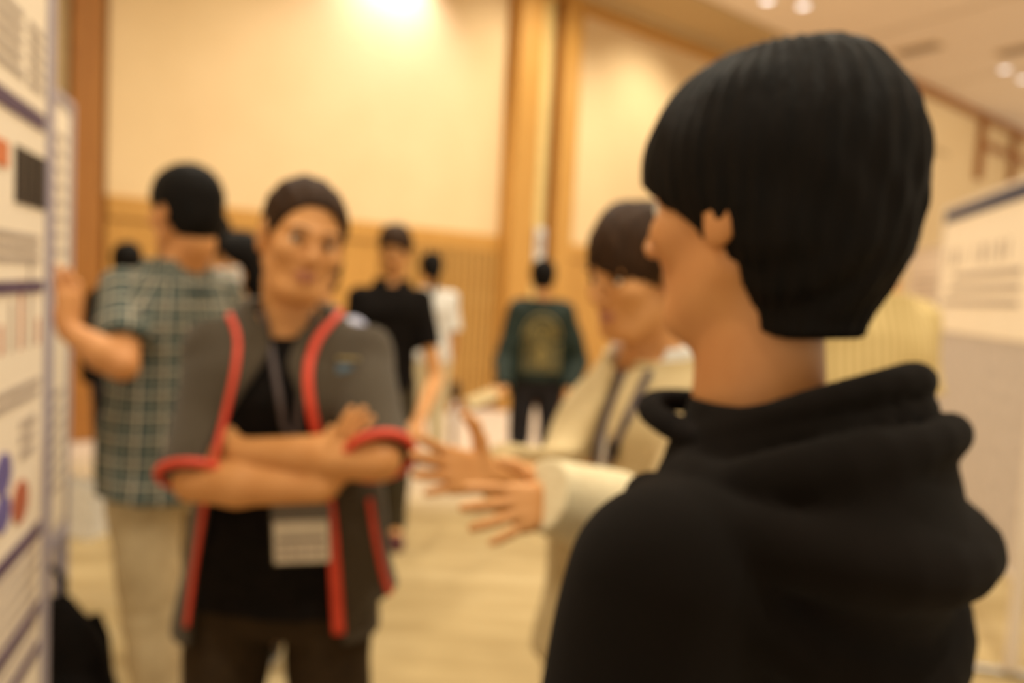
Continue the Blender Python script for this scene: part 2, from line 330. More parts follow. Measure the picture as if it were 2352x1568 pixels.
class Person:
    """local frame: x = the person's right, y = forward, z = up; built for a height of 1.75 and scaled by k"""
    def __init__(s, name, loc, rz, height, label, arms=None, lean=(0, 0), head=(0, 0, 0), headoff=(0, 0, 0), res=.012, skin=None, hairm=None, group=None, stance=.0, legs=None):
        s.k = height / 1.75; s.root = empty(name, (loc[0], loc[1], 0), rz, label, 'person', group); s.root.scale = (s.k,) * 3
        s.inv = (Matrix.Translation((loc[0], loc[1], 0)) @ Matrix.Rotation(rz, 4, 'Z') @ Matrix.Scale(s.k, 4)).inverted()
        s.res = res / s.k; s.skin = skin or SKIN; s.hair_m = hairm or HAIR; s.lean = lean
        s.sh = {}; s.el = {}; s.wr = {}; s.hd = {}
        for sd, sx in (('R', 1), ('L', -1)):
            s.sh[sd] = np.array((sx * .160 + lean[0], lean[1] - .01, 1.395)); a = (arms or {}).get(sd, {})
            s.el[sd] = np.array(a.get('el', s.sh[sd] + (sx * .035, -.02, -.29))); s.wr[sd] = np.array(a.get('wr', s.el[sd] + (sx * .005, .06, -.25)))
            D = np.array(a.get('D', s.wr[sd] - s.el[sd]), float); N = np.array(a.get('N', (-sx, 0, .01)), float)
            s.hd[sd] = hand_pts(s.wr[sd], D, N, a.get('side', 1), a.get('curl', .3), a.get('spread', .08), a.get('thumb', .6))
        s.hip = {'R': np.array((.092, 0, .90)), 'L': np.array((-.092, 0, .90))}
        lg = legs or {}
        s.kn = {q: np.array(lg.get(q, {}).get('kn', (x * (.10 + stance * .5), .02, .49))) for q, x in (('R', 1), ('L', -1))}
        s.an = {q: np.array(lg.get(q, {}).get('an', (x * (.105 + stance), -.02, .09))) for q, x in (('R', 1), ('L', -1))}
        s.hc = np.array((lean[0] * 1.25 + headoff[0], .015 + lean[1] * 1.3 + headoff[1], 1.632 + headoff[2])); s.HR = rotm(*head)
    def loc(s, v): return np.array(s.inv @ Vector(v))
    def hq(s, P): return ((P - s.hc.astype(np.float32)) @ s.HR.astype(np.float32))
    def hw(s, q): return s.hc + s.HR @ np.array(q)
    def ax(s, z):
        """lean of the spine at height z"""
        t = np.clip((z - .95) / .5, 0, 1.3); return s.lean[0] * t, s.lean[1] * t
    body_rows = None; noff = 0.0
    def tab(s, off=0.0, rows=None):
        rows = rows or (s.body_rows if off == 0 else None) or ((.82, .0, .150, .100), (.90, -.005, .168, .112), (1.0, -.005, .158, .108), (1.10, .0, .140, .098), (1.2, .0, .150, .106), (1.30, .005, .164, .116), (1.36, -.003, .148, .100), (1.405, -.012, .108, .080), (1.455, -.02, .072, .060))
        o = []
        for z, cy, rx, ry in rows:
            a, b = s.ax(z); o.append((z, a, cy + b, rx + off, ry + off))
        return o
    def body_sdf(s, P):
        d = loft(P, s.tab())
        nb = s.hw((0, -.035 + s.noff, -.09)); ng = np.array((s.ax(1.44)[0], s.ax(1.44)[1] - .015 + s.noff, 1.42))
        d = smin(d, cap(P, ng, nb, .060, .054), .03)
        d = smin(d, near(P, s.hc, .15, lambda q: head_sdf(s.hq(q))), .02)
        for q in 'RL':
            d = smin(d, cap(P, s.sh[q], s.el[q], .050, .040), .03)
            fo = smin(cap(P, s.el[q], s.el[q] + (s.wr[q] - s.el[q]) * .35, .041, .043), cap(P, s.el[q] + (s.wr[q] - s.el[q]) * .35, s.wr[q], .043, .027), .015)
            segs, c = s.hd[q]
            def hnd(Q, segs=segs):
                r = None
                for i, g in enumerate(segs):
                    e = cap(Q, *g); r = e if r is None else smin(r, e, .008 if i % 4 == 0 or i >= 16 else .004)
                return r
            d = smin(d, smin(fo, near(P, c, .16, hnd), .012), .003)
            d = smin(d, cap(P, s.hip[q], s.kn[q], .088, .058), .03); d = smin(d, cap(P, s.kn[q], s.an[q], .056, .038), .02)
            d = smin(d, cap(P, s.an[q], s.an[q] + (0, .12, -.045), .036, .026), .02)
        return d
    def bounds(s):
        pts = [s.hc + (0, 0, .16), s.hc + (.14, .16, 0), s.hc - (.14, .14, 0), (-.27, -.18, 0), (.27, .22, 0)] + [g[1] for q in 'RL' for g in s.hd[q][0]] + [s.el[q] for q in 'RL'] + [s.sh[q] for q in 'RL'] + [s.kn[q] for q in 'RL'] + [s.an[q] for q in 'RL']
        pts = np.array(pts); return pts.min(0) - .08, pts.max(0) + .08
    def body(s, zmin=0.0):
        lo, hi = s.bounds(); lo[2] = max(lo[2], zmin)
        def lip(c):
            q = s.hq(c.astype(np.float32)); return ((q[:, 0] / .022) ** 2 + ((q[:, 2] + .064) / .0115) ** 2 < 1) & (q[:, 1] > .07)
        s.bod = sdf_obj('body', s.body_sdf, lo, hi, s.res, [s.skin, LIP], s.root, lip); return s.bod
    def face(s):
        for sx in (1, -1):
            b = s.hw((sx * .031, .0752, .004)); e = sphere('eye', b, .0118, [EYEW, IRIS], s.root, s.HR); 
            m = MB(); pts = [s.hw((sx * x, y, z)) for x, y, z in ((.014, .0985, .022), (.026, .0965, .027), (.040, .088, .026), (.048, .078, .021))]
            m.tube(pts, [.003, .0045, .004, .002], 8, .5); m.build('eyebrow', s.hair_m, s.root, True)
    def hair(s, style='short', name='hair', thick=.016, h=None):
        def fn(P):
            Q = s.hq(P); n = np.sin(Q[:, 0] * 170 + 3 * np.sin(Q[:, 2] * 40)) * .0012 + np.sin(np.arctan2(Q[:, 0], Q[:, 1] + .02) * 34 + Q[:, 2] * 30) * .0014 + np.sin(Q[:, 0] * 45 + Q[:, 1] * 38) * .003
            d = ell(Q, (0, -.014, .036), (.076 + thick, .096 + thick, .088 + thick))
            d = smin(d, ell(Q, (0, -.045, -.02), (.066 + thick * .6, .060 + thick, .075)), .02)
            front = 1.0
            if style in ('short', 'tail', 'bun', 'receding'):
                cut = ell(Q, (0, .098, -.062), (.10, .092, .118 if style != 'receding' else .14))
                cut2 = ell(Q, (0, .06, -.05), (.14, .042, .055)); cut = smin(cut, cut2, .02)
                if style in ('short', 'receding'): cut = smin(cut, -(Q[:, 2] + .075 + (Q[:, 1] + .05) * .3) * -1 if False else (Q[:, 2] + .085), .02)
            elif style == 'bangs':
                cut = ell(Q, (0, .105, -.075), (.066, .090, .095)); cut = smin(cut, Q[:, 2] + .085, .01)
            elif style == 'long':
                cut = ell(Q, (0, .098, -.060), (.066, .092, .11))
            elif style == 'mop':
                cut = ell(Q, (0, .105, -.088), (.14, .088, .118)); cut = smin(cut, ell(Q, (0, .046, -.070), (.14, .026, .064)), .03); cut = smin(cut, ell(Q, (0, .015, -.16), (.14, .075, .060)), .02); cut = smin(cut, Q[:, 2] + .118 , .015)
            if style == 'long':
                d = smin(d, loft(np.stack([Q[:, 0], Q[:, 1], Q[:, 2]], 1), [(-.20, 0, -.035, .085, .045), (-.10, 0, -.03, .092, .06), (.02, 0, -.02, .09, .09)]), .02)
            if style == 'tail':
                d = smin(d, cap(Q, (0, -.115, .03), (0, -.14, -.06), .03, .028), .012); d = smin(d, cap(Q, (0, -.14, -.06), (0, -.125, -.19), .028, .012), .01)
            if style == 'bun': d = smin(d, ell(Q, (0, -.115, .045), (.036, .032, .036)), .012)
            if style == 'mop':
                d = smin(d, ell(Q, (.01, -.068, .030), (.085, .062, .095)), .03); d = smin(d, cap(Q, (0, -.045, -.04), (0, -.040, -.105), .072, .052), .02)
            d = d - n
            return smax(d, -cut, .006)
        c = s.hc; R = .30; lo = c - R; hi = c + R
        return sdf_obj(name, fn, lo, hi, (h or s.res), s.hair_m, s.root)
    def sleeve(s, P, q, r0, r1, t1, r2=None, t2=None):
        """upper-arm sleeve to t1 (<=1); if t2 given the forearm is sleeved up to t2"""
        if t2 is None:
            d = cone(P, s.sh[q], s.el[q], r0, r1, -.1, t1); d = smin(d, np.maximum(cap(P, s.sh[q], s.sh[q] + (0, 0, .001), r0), -1), .02); return d
        d = cap(P, s.sh[q], s.el[q], r0, r1); return smin(d, cone(P, s.el[q], s.wr[q], r1, r2, -.02, t2), .02)
    def top(s, name, m, rows=None, off=.016, z0=.88, sl=(.066, .062, .6, None, None), z1=1.475, amp=.004, neck=.066, open_front=None, seed=0., f=22., h=None, arms='RL', extra=None, p=2.3):
        ng = np.array((s.ax(1.44)[0], s.ax(1.44)[1] - .012, 1.40)); nb = s.hw((0, -.030, -.09))
        T = s.tab(off, rows) if rows is None else [(z, s.ax(z)[0], cy + s.ax(z)[1], rx, ry) for z, cy, rx, ry in rows]
        def fn(P):
            d = loft(P, T, z0=z0, z1=z1, p=p)
            for q in arms: d = smin(d, s.sleeve(P, q, *sl), .035)
            if extra is not None: d = extra(P, d)
            d = d - wrinkle(P, amp, f, seed)
            d = np.maximum(d, -cap(P, ng + (0, .012, 0.025), nb + (0, .02, .05), neck, neck * .98))
            if open_front is not None: d = smax(d, -open_front(P), .006)
            return d
        lo, hi = s.bounds(); lo[2] = z0 - .06; hi[2] = 1.56
        s.topf = fn; o = sdf_obj(name, fn, lo - .03, hi + .02, h or s.res, m, s.root); return o
    def collar(s, m, r=.072, th=.010, h0=-.02, h1=.045, gap=.04, flare=.006, name='collar'):
        nb = s.hw((0, -.030 + s.noff, -.09)); ng = np.array((s.ax(1.44)[0], s.ax(1.44)[1] - .012 + s.noff, 1.43)); d_ = (nb - ng) / np.linalg.norm(nb - ng)
        a, b = ng + d_ * h0, ng + d_ * h1
        def fn(P):
            o = cone(P, a, b, r + th, r + th + flare); i = cone(P, a - d_ * .05, b + d_ * .05, r, r + flare); d = np.maximum(o, -i)
            return np.maximum(d, -np.maximum(np.abs(P[:, 0]) - gap * (1 + (P[:, 2] - 1.44) * 8), -P[:, 1])) if gap else d
        return sdf_obj(name, fn, ng - .16, ng + .18, .004, m, s.root)
    def cast(s, fns, px, py, near_=.9, far_=1.9, lift=.004, n=900):
        o_ = s.loc(EYE); dr = s.loc(EYE + ray(px, py)) - o_; tt = np.linspace(near_, far_, n); PP = (o_ + tt[:, None] * dr).astype(np.float32)
        v = None
        for f_ in fns: q = f_(PP); v = q if v is None else np.minimum(v, q)
        k_ = int(np.argmax(v < lift)); return tuple(float(c) for c in PP[k_]) if v[k_] < lift else None
    def pants(s, m, r=(.105, .078, .062), z1=1.02, zc=.075, name='trousers', amp=.005, seed=1., h=None):
        T = s.tab(.012)
        def fn(P):
            d = loft(P, T, z0=.80, z1=z1)
            for q in 'RL': d = smin(d, smin(cap(P, s.hip[q], s.kn[q], r[0], r[1]), cone(P, s.kn[q], s.an[q], r[1], r[2], -.02, 1.02), .02), .02 if q == 'R' else .015)
            return np.maximum(d - wrinkle(P, amp, 24., seed), zc - P[:, 2])
        lo, hi = s.bounds(); lo[2] = 0.0; hi[2] = z1 + .06; return sdf_obj(name, fn, lo, hi, h or s.res, m, s.root)
    def shoes(s, m=None, h=.008):
        for q in 'RL':
            a = s.an[q]
            fn = lambda P: smax(smin(ell(P, a + (0, .085, -.052), (.046, .115, .040)), smin(ell(P, a + (0, -.005, -.035), (.042, .055, .062)), P[:, 2] * 0 + 1, .001), .02), .014 - P[:, 2], .004)
            sh = sdf_obj('shoe', fn, a + (-.09, -.12, -.12), a + (.09, .26, .08), h, m or SHOE_B, s.root)
            T = MB(); pts = 20; b = len(T.v)
            for z in (0.001, .018):
                for i in range(pts):
                    t = 2 * PI * i / pts; T.v.append((a[0] + .046 * math.cos(t) * (1 + .12 * math.sin(t)), a[1] + .062 + .132 * math.sin(t), z))
            for i in range(pts): T.f.append((i, (i + 1) % pts, pts + (i + 1) % pts, pts + i))
            T.f.append(tuple(reversed(range(pts)))); T.f.append(tuple(range(pts, 2 * pts))); T.build('sole', SOLE if m is None else m, sh)
    def surf(s, fn, x, z, y0=.35, back=False):
        """front surface y of fn at (x, z)"""
        ys = np.linspace(y0, -.25, 400) if not back else np.linspace(-.35, .25, 400); P = np.stack([np.full(400, x), ys, np.full(400, z)], 1).astype(np.float32)
        d = fn(P); i = np.argmax(d < 0); return float(ys[i])
def sphere(name, c, r, m, parent, R=None, n=16):
    V = []; F = []
    for i in range(n // 2 + 1):
        th = PI * i / (n // 2)
        for j in range(n):
            ph = 2 * PI * j / n; V.append(Vector((math.sin(th) * math.cos(ph), math.cos(th), math.sin(th) * math.sin(ph))) * r)
    for i in range(n // 2):
        for j in range(n): F.append((i * n + j, i * n + (j + 1) % n, (i + 1) * n + (j + 1) % n, (i + 1) * n + j))
    Mr = Matrix(R.tolist()) if R is not None else Matrix.Identity(3)
    me = bpy.data.meshes.new(name); me.from_pydata([tuple(Mr @ v + Vector(c)) for v in V], [], F); me.update()
    o = link(name, me, parent, m)
    me.polygons.foreach_set('use_smooth', [True] * len(F))
    if isinstance(m, list): me.polygons.foreach_set('material_index', [1 if f // n < 2 else 0 for f in range(len(F))])
    return o

# ================================================================== THE ROOM
# floor
def carpet():
    m = bpy.data.materials.new('carpet'); m.use_nodes = True; nt = m.node_tree; b = nt.nodes['Principled BSDF']; b.inputs['Roughness'].default_value = .95; b.inputs['Specular IOR Level'].default_value = .1
    tc = nt.nodes.new('ShaderNodeTexCoord'); mp = nt.nodes.new('ShaderNodeMapping'); nt.links.new(tc.outputs['Object'], mp.inputs[0]); mp.inputs['Scale'].default_value = (.5, 2.6, 1); mp.inputs['Rotation'].default_value = (0, 0, math.radians(-6))
    n = nt.nodes.new('ShaderNodeTexNoise'); n.inputs['Scale'].default_value = 1.9; n.inputs['Detail'].default_value = 6; n.inputs['Roughness'].default_value = .6; nt.links.new(mp.outputs[0], n.inputs[0])
    r = nt.nodes.new('ShaderNodeValToRGB'); nt.links.new(n.outputs[0], r.inputs[0]); e = r.color_ramp.elements
    e[0].position = .32; e[0].color = (.33, .235, .11, 1); e[1].position = .70; e[1].color = (.50, .385, .215, 1); k = e.new(.5); k.color = (.42, .31, .155, 1)
    n2 = nt.nodes.new('ShaderNodeTexNoise'); n2.inputs['Scale'].default_value = .32; n2.inputs['Detail'].default_value = 1; nt.links.new(tc.outputs['Object'], n2.inputs[0])
    g = nt.nodes.new('ShaderNodeSeparateXYZ'); nt.links.new(tc.outputs['Object'], g.inputs[0])
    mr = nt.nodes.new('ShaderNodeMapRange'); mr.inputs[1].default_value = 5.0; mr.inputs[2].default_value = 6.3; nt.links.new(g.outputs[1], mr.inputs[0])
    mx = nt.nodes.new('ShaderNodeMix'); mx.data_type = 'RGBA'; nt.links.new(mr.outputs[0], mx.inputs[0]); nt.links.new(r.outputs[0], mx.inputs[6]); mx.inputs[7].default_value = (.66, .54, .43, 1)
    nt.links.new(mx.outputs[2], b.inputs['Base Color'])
    n3 = nt.nodes.new('ShaderNodeTexNoise'); n3.inputs['Scale'].default_value = 300; bp = nt.nodes.new('ShaderNodeBump'); bp.inputs['Strength'].default_value = .3; nt.links.new(tc.outputs['Object'], n3.inputs[0]); nt.links.new(n3.outputs[0], bp.inputs['Height']); nt.links.new(bp.outputs[0], b.inputs['Normal']); return m
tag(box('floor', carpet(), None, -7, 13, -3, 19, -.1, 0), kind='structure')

def wallobj(name, d=0.0, t=0.0):
    """empty with local x along the back wall, local -y towards the room"""
    o = empty(name, wl(t, d), math.atan2(WD.y, WD.x), kind='structure'); return o
TOPW = 2.12
wb = wallobj('wall_back')
box('plaster_panel', CREAMW, wb, -5.9, -1.56, 0.0, .12, TOPW, CEIL)
box('plaster_panel', CREAMW, wb, -.52, 6.2, 0.0, .12, TOPW, CEIL)
box('plaster_panel', CREAMW, wb, -9.5, -6.6, 0.0, .12, TOPW, CEIL)
box('backing', WOOD_D, wb, -9.5, 6.2, .06, .12, 0, TOPW)
box('backing', CREAMW, wb, -9.5, 6.2, .13, .2, 0, CEIL)
box('rail', WOOD, wb, -5.9, -1.56, -.035, .06, TOPW - .20, TOPW, bev=.008)
box('rail', WOOD, wb, -.52, 6.2, -.035, .06, TOPW - .20, TOPW, bev=.008)
for (a, b_) in ((-5.9, -5.2), (-5.19, -4.5), (-4.49, -3.8), (-3.79, -3.2)):
    box('wood_panel', WOOD, wb, a, b_, -.01, .06, .12, TOPW - .205, bev=.006)
for (a, b_) in ((-.52, .9), (.91, 1.8), (1.81, 2.7), (2.71, 3.6), (3.61, 4.5), (4.51, 5.4)):
    box('wood_panel', WOOD, wb, a, b_, -.01, .06, .12, TOPW - .205, bev=.006)
sl = None; x = -3.18
while x < -1.6:
    if sl is None: sl = box('slat', WOOD_S, wb, 0, .062, -.045, .04, .12, TOPW - .205, bev=.008); sl.location.x = x
    else:
        c = sl.copy(); COL.objects.link(c); c.location.x = x; c.location.y = random.uniform(-.012, .012)
    x += .098
bb = wallobj('baseboard_back', .0)
box('board', WOOD_D, bb, -5.9, -1.56, -.03, .05, 0, .12, bev=.006); box('board', WOOD_D, bb, -.52, 6.2, -.03, .05, 0, .12, bev=.006)
# pilasters: two posts with a brass channel between them
def pilaster(n, t0, t1, d, m1, m2):
    o = wallobj('trim_%d' % n); w_ = t1 - t0
    box('post', m1, o, t0, t0 + w_ * .36, -d, .1, 0, CEIL, bev=.012); box('post', m1, o, t1 - w_ * .30, t1, -d, .1, 0, CEIL, bev=.012)
    box('recess', m2, o, t0 + w_ * .36, t1 - w_ * .30, -d * .3, .1, 0, CEIL)
    box('brass_strip', BRASS, o, t0 + w_ * .44, t0 + w_ * .60, -d * .55, -d * .3, .1, CEIL, bev=.01)
    box('fillet', WOOD_D, o, t0 + w_ * .365, t0 + w_ * .385, -d * .8, -d * .3, 0, CEIL); box('fillet', WOOD_D, o, t1 - w_ * .33, t1 - w_ * .305, -d * .8, -d * .3, 0, CEIL)
pilaster(1, -1.55, -.53, .22, WOOD, WOOD_D)
o = wallobj('trim_2'); box('post', WOOD_D, o, -6.20, -5.96, -.12, .1, 0, CEIL, bev=.015); box('post', SOFF, o, -6.58, -6.21, -.06, .1, 0, CEIL, bev=.01)
# cornice under the ceiling along the wall
o = wallobj('trim_3'); box('cornice', SOFF, o, -9.5, 6.2, -.30, .1, CEIL - .10, CEIL + .02, bev=.01); box('cornice', WOOD, o, -9.5, 6.2, -.16, .1, CEIL - .20, CEIL - .10, bev=.01)
o = wallobj('trim_4'); box('soffit', SOFF, o, -9.5, 3.2, -1.15, -.30, CEIL - .05, CEIL + .02, bev=.01)
# white plate on the pilaster
pl = empty('wall_plate', wl(-1.02, .125, 1.75), math.atan2(WD.y, WD.x), 'tall white plate on the brass strip of the wooden pilaster', 'wall plate')
box('plate', WHITE_C, pl, -.075, .075, -.035, -.003, 0, .52, bev=.008); box('slot', INKL, pl, -.04, .04, -.042, -.034, .22, .42, bev=.003)
# wall on the right, standing further into the room, panels framed with brown battens
wr_ = empty('wall_right', (0, 0, 0), 0, kind='structure')
pA = at(2075, 520, 9.0); RW = wallobj('wall_side_right', 0, 0); 
RT0 = 6.2
RWP = on_z(2130, 205, CEIL - .02)
dR = (RWP - WP).dot(WN); tR = (RWP - WP).dot(WD)
box('plaster_panel', CREAMW, RW, tR - 1.0, tR + 9, -dR, -dR + .12, 0, CEIL)
box('return_panel', CREAMW, RW, tR - 1.1, tR - 1.0, -dR, .1, 0, CEIL)
bt = wallobj('trim_5')
box('batten', WOOD_D, bt, tR - 1.0, tR + 9, -dR - .10, -dR, CEIL - .14, CEIL, bev=.01)
bpy.data.objects.remove(wr_)
for k in range(5):
    x = tR + 2.3 + k * 1.7; box('batten', WOOD_D, bt, x, x + .13, -dR - .12, -dR, CEIL - 1.25, CEIL - .1, bev=.01)
box('batten', WOOD_D, bt, tR + 2.35, tR + 9, -dR - .10, -dR, CEIL - .62, CEIL - .5, bev=.01)
box('batten', SOFF, bt, tR - 1.0, tR + 1.0, -dR - .03, -dR, CEIL - 1.0, CEIL - .94, bev=.006)
# left wall, behind the boards
tag(box('wall_left', CREAMW, None, -6.3, -6.15, -3, 6.2, 0, CEIL), kind='structure')

# ceiling: large panels with recessed joints running along the seam of the photograph
s0 = on_z(1990, 85, CEIL); s1 = on_z(2290, 2, CEIL); sd = (s1 - s0); sd.z = 0; sa = math.atan2(sd.y, sd.x)
ce = empty('ceiling', (s0.x, s0.y, CEIL), sa, kind='structure')
box('slab', INK, ce, -14, 14, -14, 14, .06, .16)
for i in range(-4, 4):
    for j in range(-2, 3):
        box('ceiling_panel', CEILM, ce, j * 4.8 + .03 - 1.2, j * 4.8 + 4.77 - 1.2, i * 3.0 + .035, i * 3.0 + 2.965, 0, .06)
# downlights
def downlight(x, y, lab, grp):
    o = empty('downlight', (x, y, CEIL), 0, lab, 'downlight', grp); r = MB()
    n = 24; b = 0
    prof = [(.105, .0), (.105, -.012), (.080, -.018), (.072, -.004), (.072, .0)]
    for R_, z in prof:
        for k in range(n): r.v.append((R_ * math.cos(2 * PI * k / n), R_ * math.sin(2 * PI * k / n), z))
    for i in range(len(prof) - 1):
        for k in range(n): r.f.append((i * n + k, i * n + (k + 1) % n, (i + 1) * n + (k + 1) % n, (i + 1) * n + k))
    r.build('ring', WHITE_C, o, True); l = MB(); l.v = [(.07 * math.cos(2 * PI * k / n), .07 * math.sin(2 * PI * k / n), z) for z in (-.012, -.002) for k in range(n)]
    l.f = [tuple(range(n))[::-1], tuple(range(n, 2 * n))] + [(k, (k + 1) % n, n + (k + 1) % n, n + k) for k in range(n)]; l.build('lens', LAMPM, o)
for (px, py, lab) in ((1845, 14, 'round downlight in the ceiling directly above the dark-haired head'), (1762, 2, 'round downlight at the top edge, left of the one above the dark head'), (2308, 160, 'round downlight in the ceiling above the framed right wall'), (2350, 182, 'round downlight at the right edge of the ceiling')):
    p = on_z(px, py, CEIL - .01); downlight(p.x, p.y, lab, 'ceiling downlights')
for (px, py, lab) in ((2110, 112, 'faint square air vent in the ceiling left of the joint'), (2349, 112, 'dark air vent in the ceiling at the right edge')):
    p = on_z(px, py, CEIL); v = empty('air_vent', (p.x, p.y, CEIL), sa, lab, 'air vent', 'ceiling air vents'); box('frame', SOFF, v, -.32, .32, -.14, .14, -.02, 0, bev=.006)
    for k in range(5): box('louvre', INKL, v, -.27, .27, -.115 + k * .048, -.09 + k * .048, -.032, -.018)

# ================================================================== BOARDS AND POSTERS
def board(far_px, far_Y, ang, length, z0, z1, label, thick=.03, edge=BOARDE, left=True):
    """display board; local x runs from its far edge back towards the camera, local y = out of its face"""
    p = at(far_px[0], far_px[1], far_Y); d = Vector((-math.sin(ang), -math.cos(ang), 0)); rz = math.atan2(d.y, d.x)
    o = empty('display_board', (p.x, p.y, 0), rz, label, 'display board')
    s_ = 1 if left else -1   # face side: left boards face right (+y local), right boards face left (-y local)
    ya, yb = (-thick, 0) if left else (0, thick)
    box('panel', BOARDM, o, .02, length - .02, ya, yb, z0 + .02, z1 - .02)
    box('frame_post', edge, o, -.012, .02, ya - .008, yb + .008, .03, z1, bev=.004); box('frame_post', edge, o, length - .02, length + .012, ya - .008, yb + .008, .03, z1, bev=.004)
    box('frame_rail', edge, o, .02, length - .02, ya - .006, yb + .006, z1 - .025, z1); box('frame_rail', edge, o, .02, length - .02, ya - .006, yb + .006, z0, z0 + .025)
    for x in (0, length - .03): box('foot', STEEL, o, x, x + .03, -.14, .14, 0, .03, bev=.004)
    face = yb if left else ya
    Mi = (Matrix.Translation(o.location) @ Matrix.Rotation(rz, 4, 'Z')); nrm = (Mi.to_3x3() @ Vector((0, 1, 0))); pt = Mi @ Vector((0, face, 0)); inv = Mi.inverted()
    def uv(px, py):
        q = inv @ on_plane(px, py, pt, nrm); return q.x, q.z
    return o, face, uv
def poster(bd, face, u0, u1, z0, z1, m, label, left=True):
    o = empty('poster', bd.matrix_basis @ Vector((0, face, 0)), bd.rotation_euler.z, label, 'poster'); s_ = 1 if left else -1
    box('sheet', m, o, u0, u1, *sorted((.001 * s_, .004 * s_)), z0, z1)
    def ink(name, mm, a, b, c, d, t=.0022):
        y = sorted((.004 * s_, (.004 + t) * s_)); return box(name, mm, o, min(a, b), max(a, b), y[0], y[1], min(c, d), max(c, d))
    def lines(name, mm, a, b, ztop, zbot, step, fill=.5, rag=.25):
        q = MB(); z = ztop; y = sorted((.004 * s_, .0055 * s_))
        while z > zbot:
            q.box(min(a, b) + random.random() * rag * abs(b - a) * .3, max(a, b), y[0], y[1], z - step * fill, z); z -= step
        return tag(q.build(name, mm, o), kind='stuff')
    return o, ink, lines
A1 = math.radians(-17.7)
b1, f1, uv1 = board((108, 560), 1.27, A1, .92, .35, 2.15, 'nearest display board at the left edge, holding the poster with purple headings')
pz = lambda px, py: uv1(px, py)
po, ink, lines = poster(b1, f1, .03, .885, .42, 2.115, PAPER, 'tall white research poster with purple headings and dark photographs')
def hd(y_at40, m=INKP, th=.012, a=.045, b=.42, name='heading_bar'):
    z = uv1(45, y_at40)[1]; return ink(name, m, a, b, z - th, z + th)
hd(252); hd(658, th=.009); hd(1252); hd(1442, th=.010); hd(1540, th=.010)
z = lambda y: uv1(45, y)[1]
lines('text_block', INKL, .05, .13, z(30), z(190), .020); lines('text_block', INKL, .15, .40, z(30), z(190), .020)
u_a, _ = uv1(96, 400); u_b, _ = uv1(22, 400)
for k in range(4):
    w_ = (u_b - u_a) / 4; ink('photo', INKK, u_a + k * w_ + .002, u_a + (k + 1) * w_ - .007, z(340), z(462) - .004)
ink('photo', INKO, uv1(8, 370)[0], uv1(8, 370)[0] + .12, z(345), z(400))
lines('text_block', INKL, .05, .42, z(535), z(600), .016, .6); 
for k in range(7): ink('chart_bar', INKL if k % 2 else INKR, .06 + k * .045, .072 + k * .045, z(800), z(800) + .04 + .03 * ((k * 7) % 4), .001)
lines('text_block', INKL, .05, .42, z(880), z(925), .017, .6)
lines('table_rows', INKL, uv1(72, 1000)[0], uv1(38, 1000)[0], z(965), z(1060), .022, .6)
def blob(name, m, px, py, ru, rz_):
    u, zz = uv1(px, py); q = MB(); n = 20; y0, y1 = .004, .006
    for y in (y0, y1):
        for k in range(n): q.v.append((u + ru * math.cos(2 * PI * k / n), y, zz + rz_ * math.sin(2 * PI * k / n)))
    q.f = [tuple(range(n)), tuple(range(2 * n - 1, n - 1, -1))] + [(k, n + k, n + (k + 1) % n, (k + 1) % n) for k in range(n)]; q.build(name, m, po)
blob('diagram_node', INKB, -2, 1090, .035, .030); blob('diagram_node', INKR, 38, 1152, .038, .032); blob('diagram_node', INKB, -4, 1182, .035, .026)
lines('text_block', INKL, .05, .42, z(1290), z(1410), .024, .4); lines('text_block', INKL, .05, .42, z(1462), z(1520), .022, .4)
# second board on the left
b2, f2, uv2 = board((160, 600), 2.62, A1, .82, .60, 2.03, 'second display board, seen edge-on behind the nearest poster, touched by the plaid-shirted man')
p2, ink2, lines2 = poster(b2, f2, .04, .78, .66, 1.98, PAPER, 'pale poster seen nearly edge-on beyond the large left poster')
lines2('text_block', INKL, .08, .45, 1.9, 1.5, .05, .4); lines2('text_block', INKL, .08, .45, 1.1, .75, .05, .4); ink2('heading_bar', INKP, .08, .74, 1.42, 1.45)
# right-hand boards
A2 = math.radians(14.5)
b3, f3, uv3 = board((2166, 560), 4.65, A2, 1.55, .40, 2.10, 'display board with a navy top band at the right edge of the picture', left=False, edge=PAPER2)
p3, ink3, lines3 = poster(b3, f3, .03, 1.5, 1.385, 2.07, PAPER, 'white poster with a navy band along its top on the right board', left=False)
ink3('top_band', INKN, .03, 1.5, 2.005, 2.07, .004)
zz = uv3(2260, 580)[1]
for k in range(9):
    if k != 3: ink3('title_glyph', INKL, .14 + k * .12, .14 + k * .12 + .022 + .03 * (k % 2), zz - .045, zz + .045, .002)
for y, a in ((628, .30), (662, .22), (696, .10)):
    q = uv3(2270, y)[1]; ink3('text_line', INKL, a, 1.3, q - .014, q + .014, .002)
b4, f4, uv4 = board((2092, 600), 7.6, A2, 2.0, .35, 2.05, 'pale display board further back, between the dark-haired head and the navy-topped board', left=False, edge=PAPER2)
p4, ink4, lines4 = poster(b4, f4, .05, 1.9, .8, 2.0, PAPER2, 'pale lilac poster on the far right-hand board', left=False)
lines4('text_block', INKL, .2, 1.7, 1.8, 1.3, .06, .4)

# ================================================================== PEOPLE
def root_from(px, py, Y): p = at(px, py, Y); return (p.x, p.y), p.z
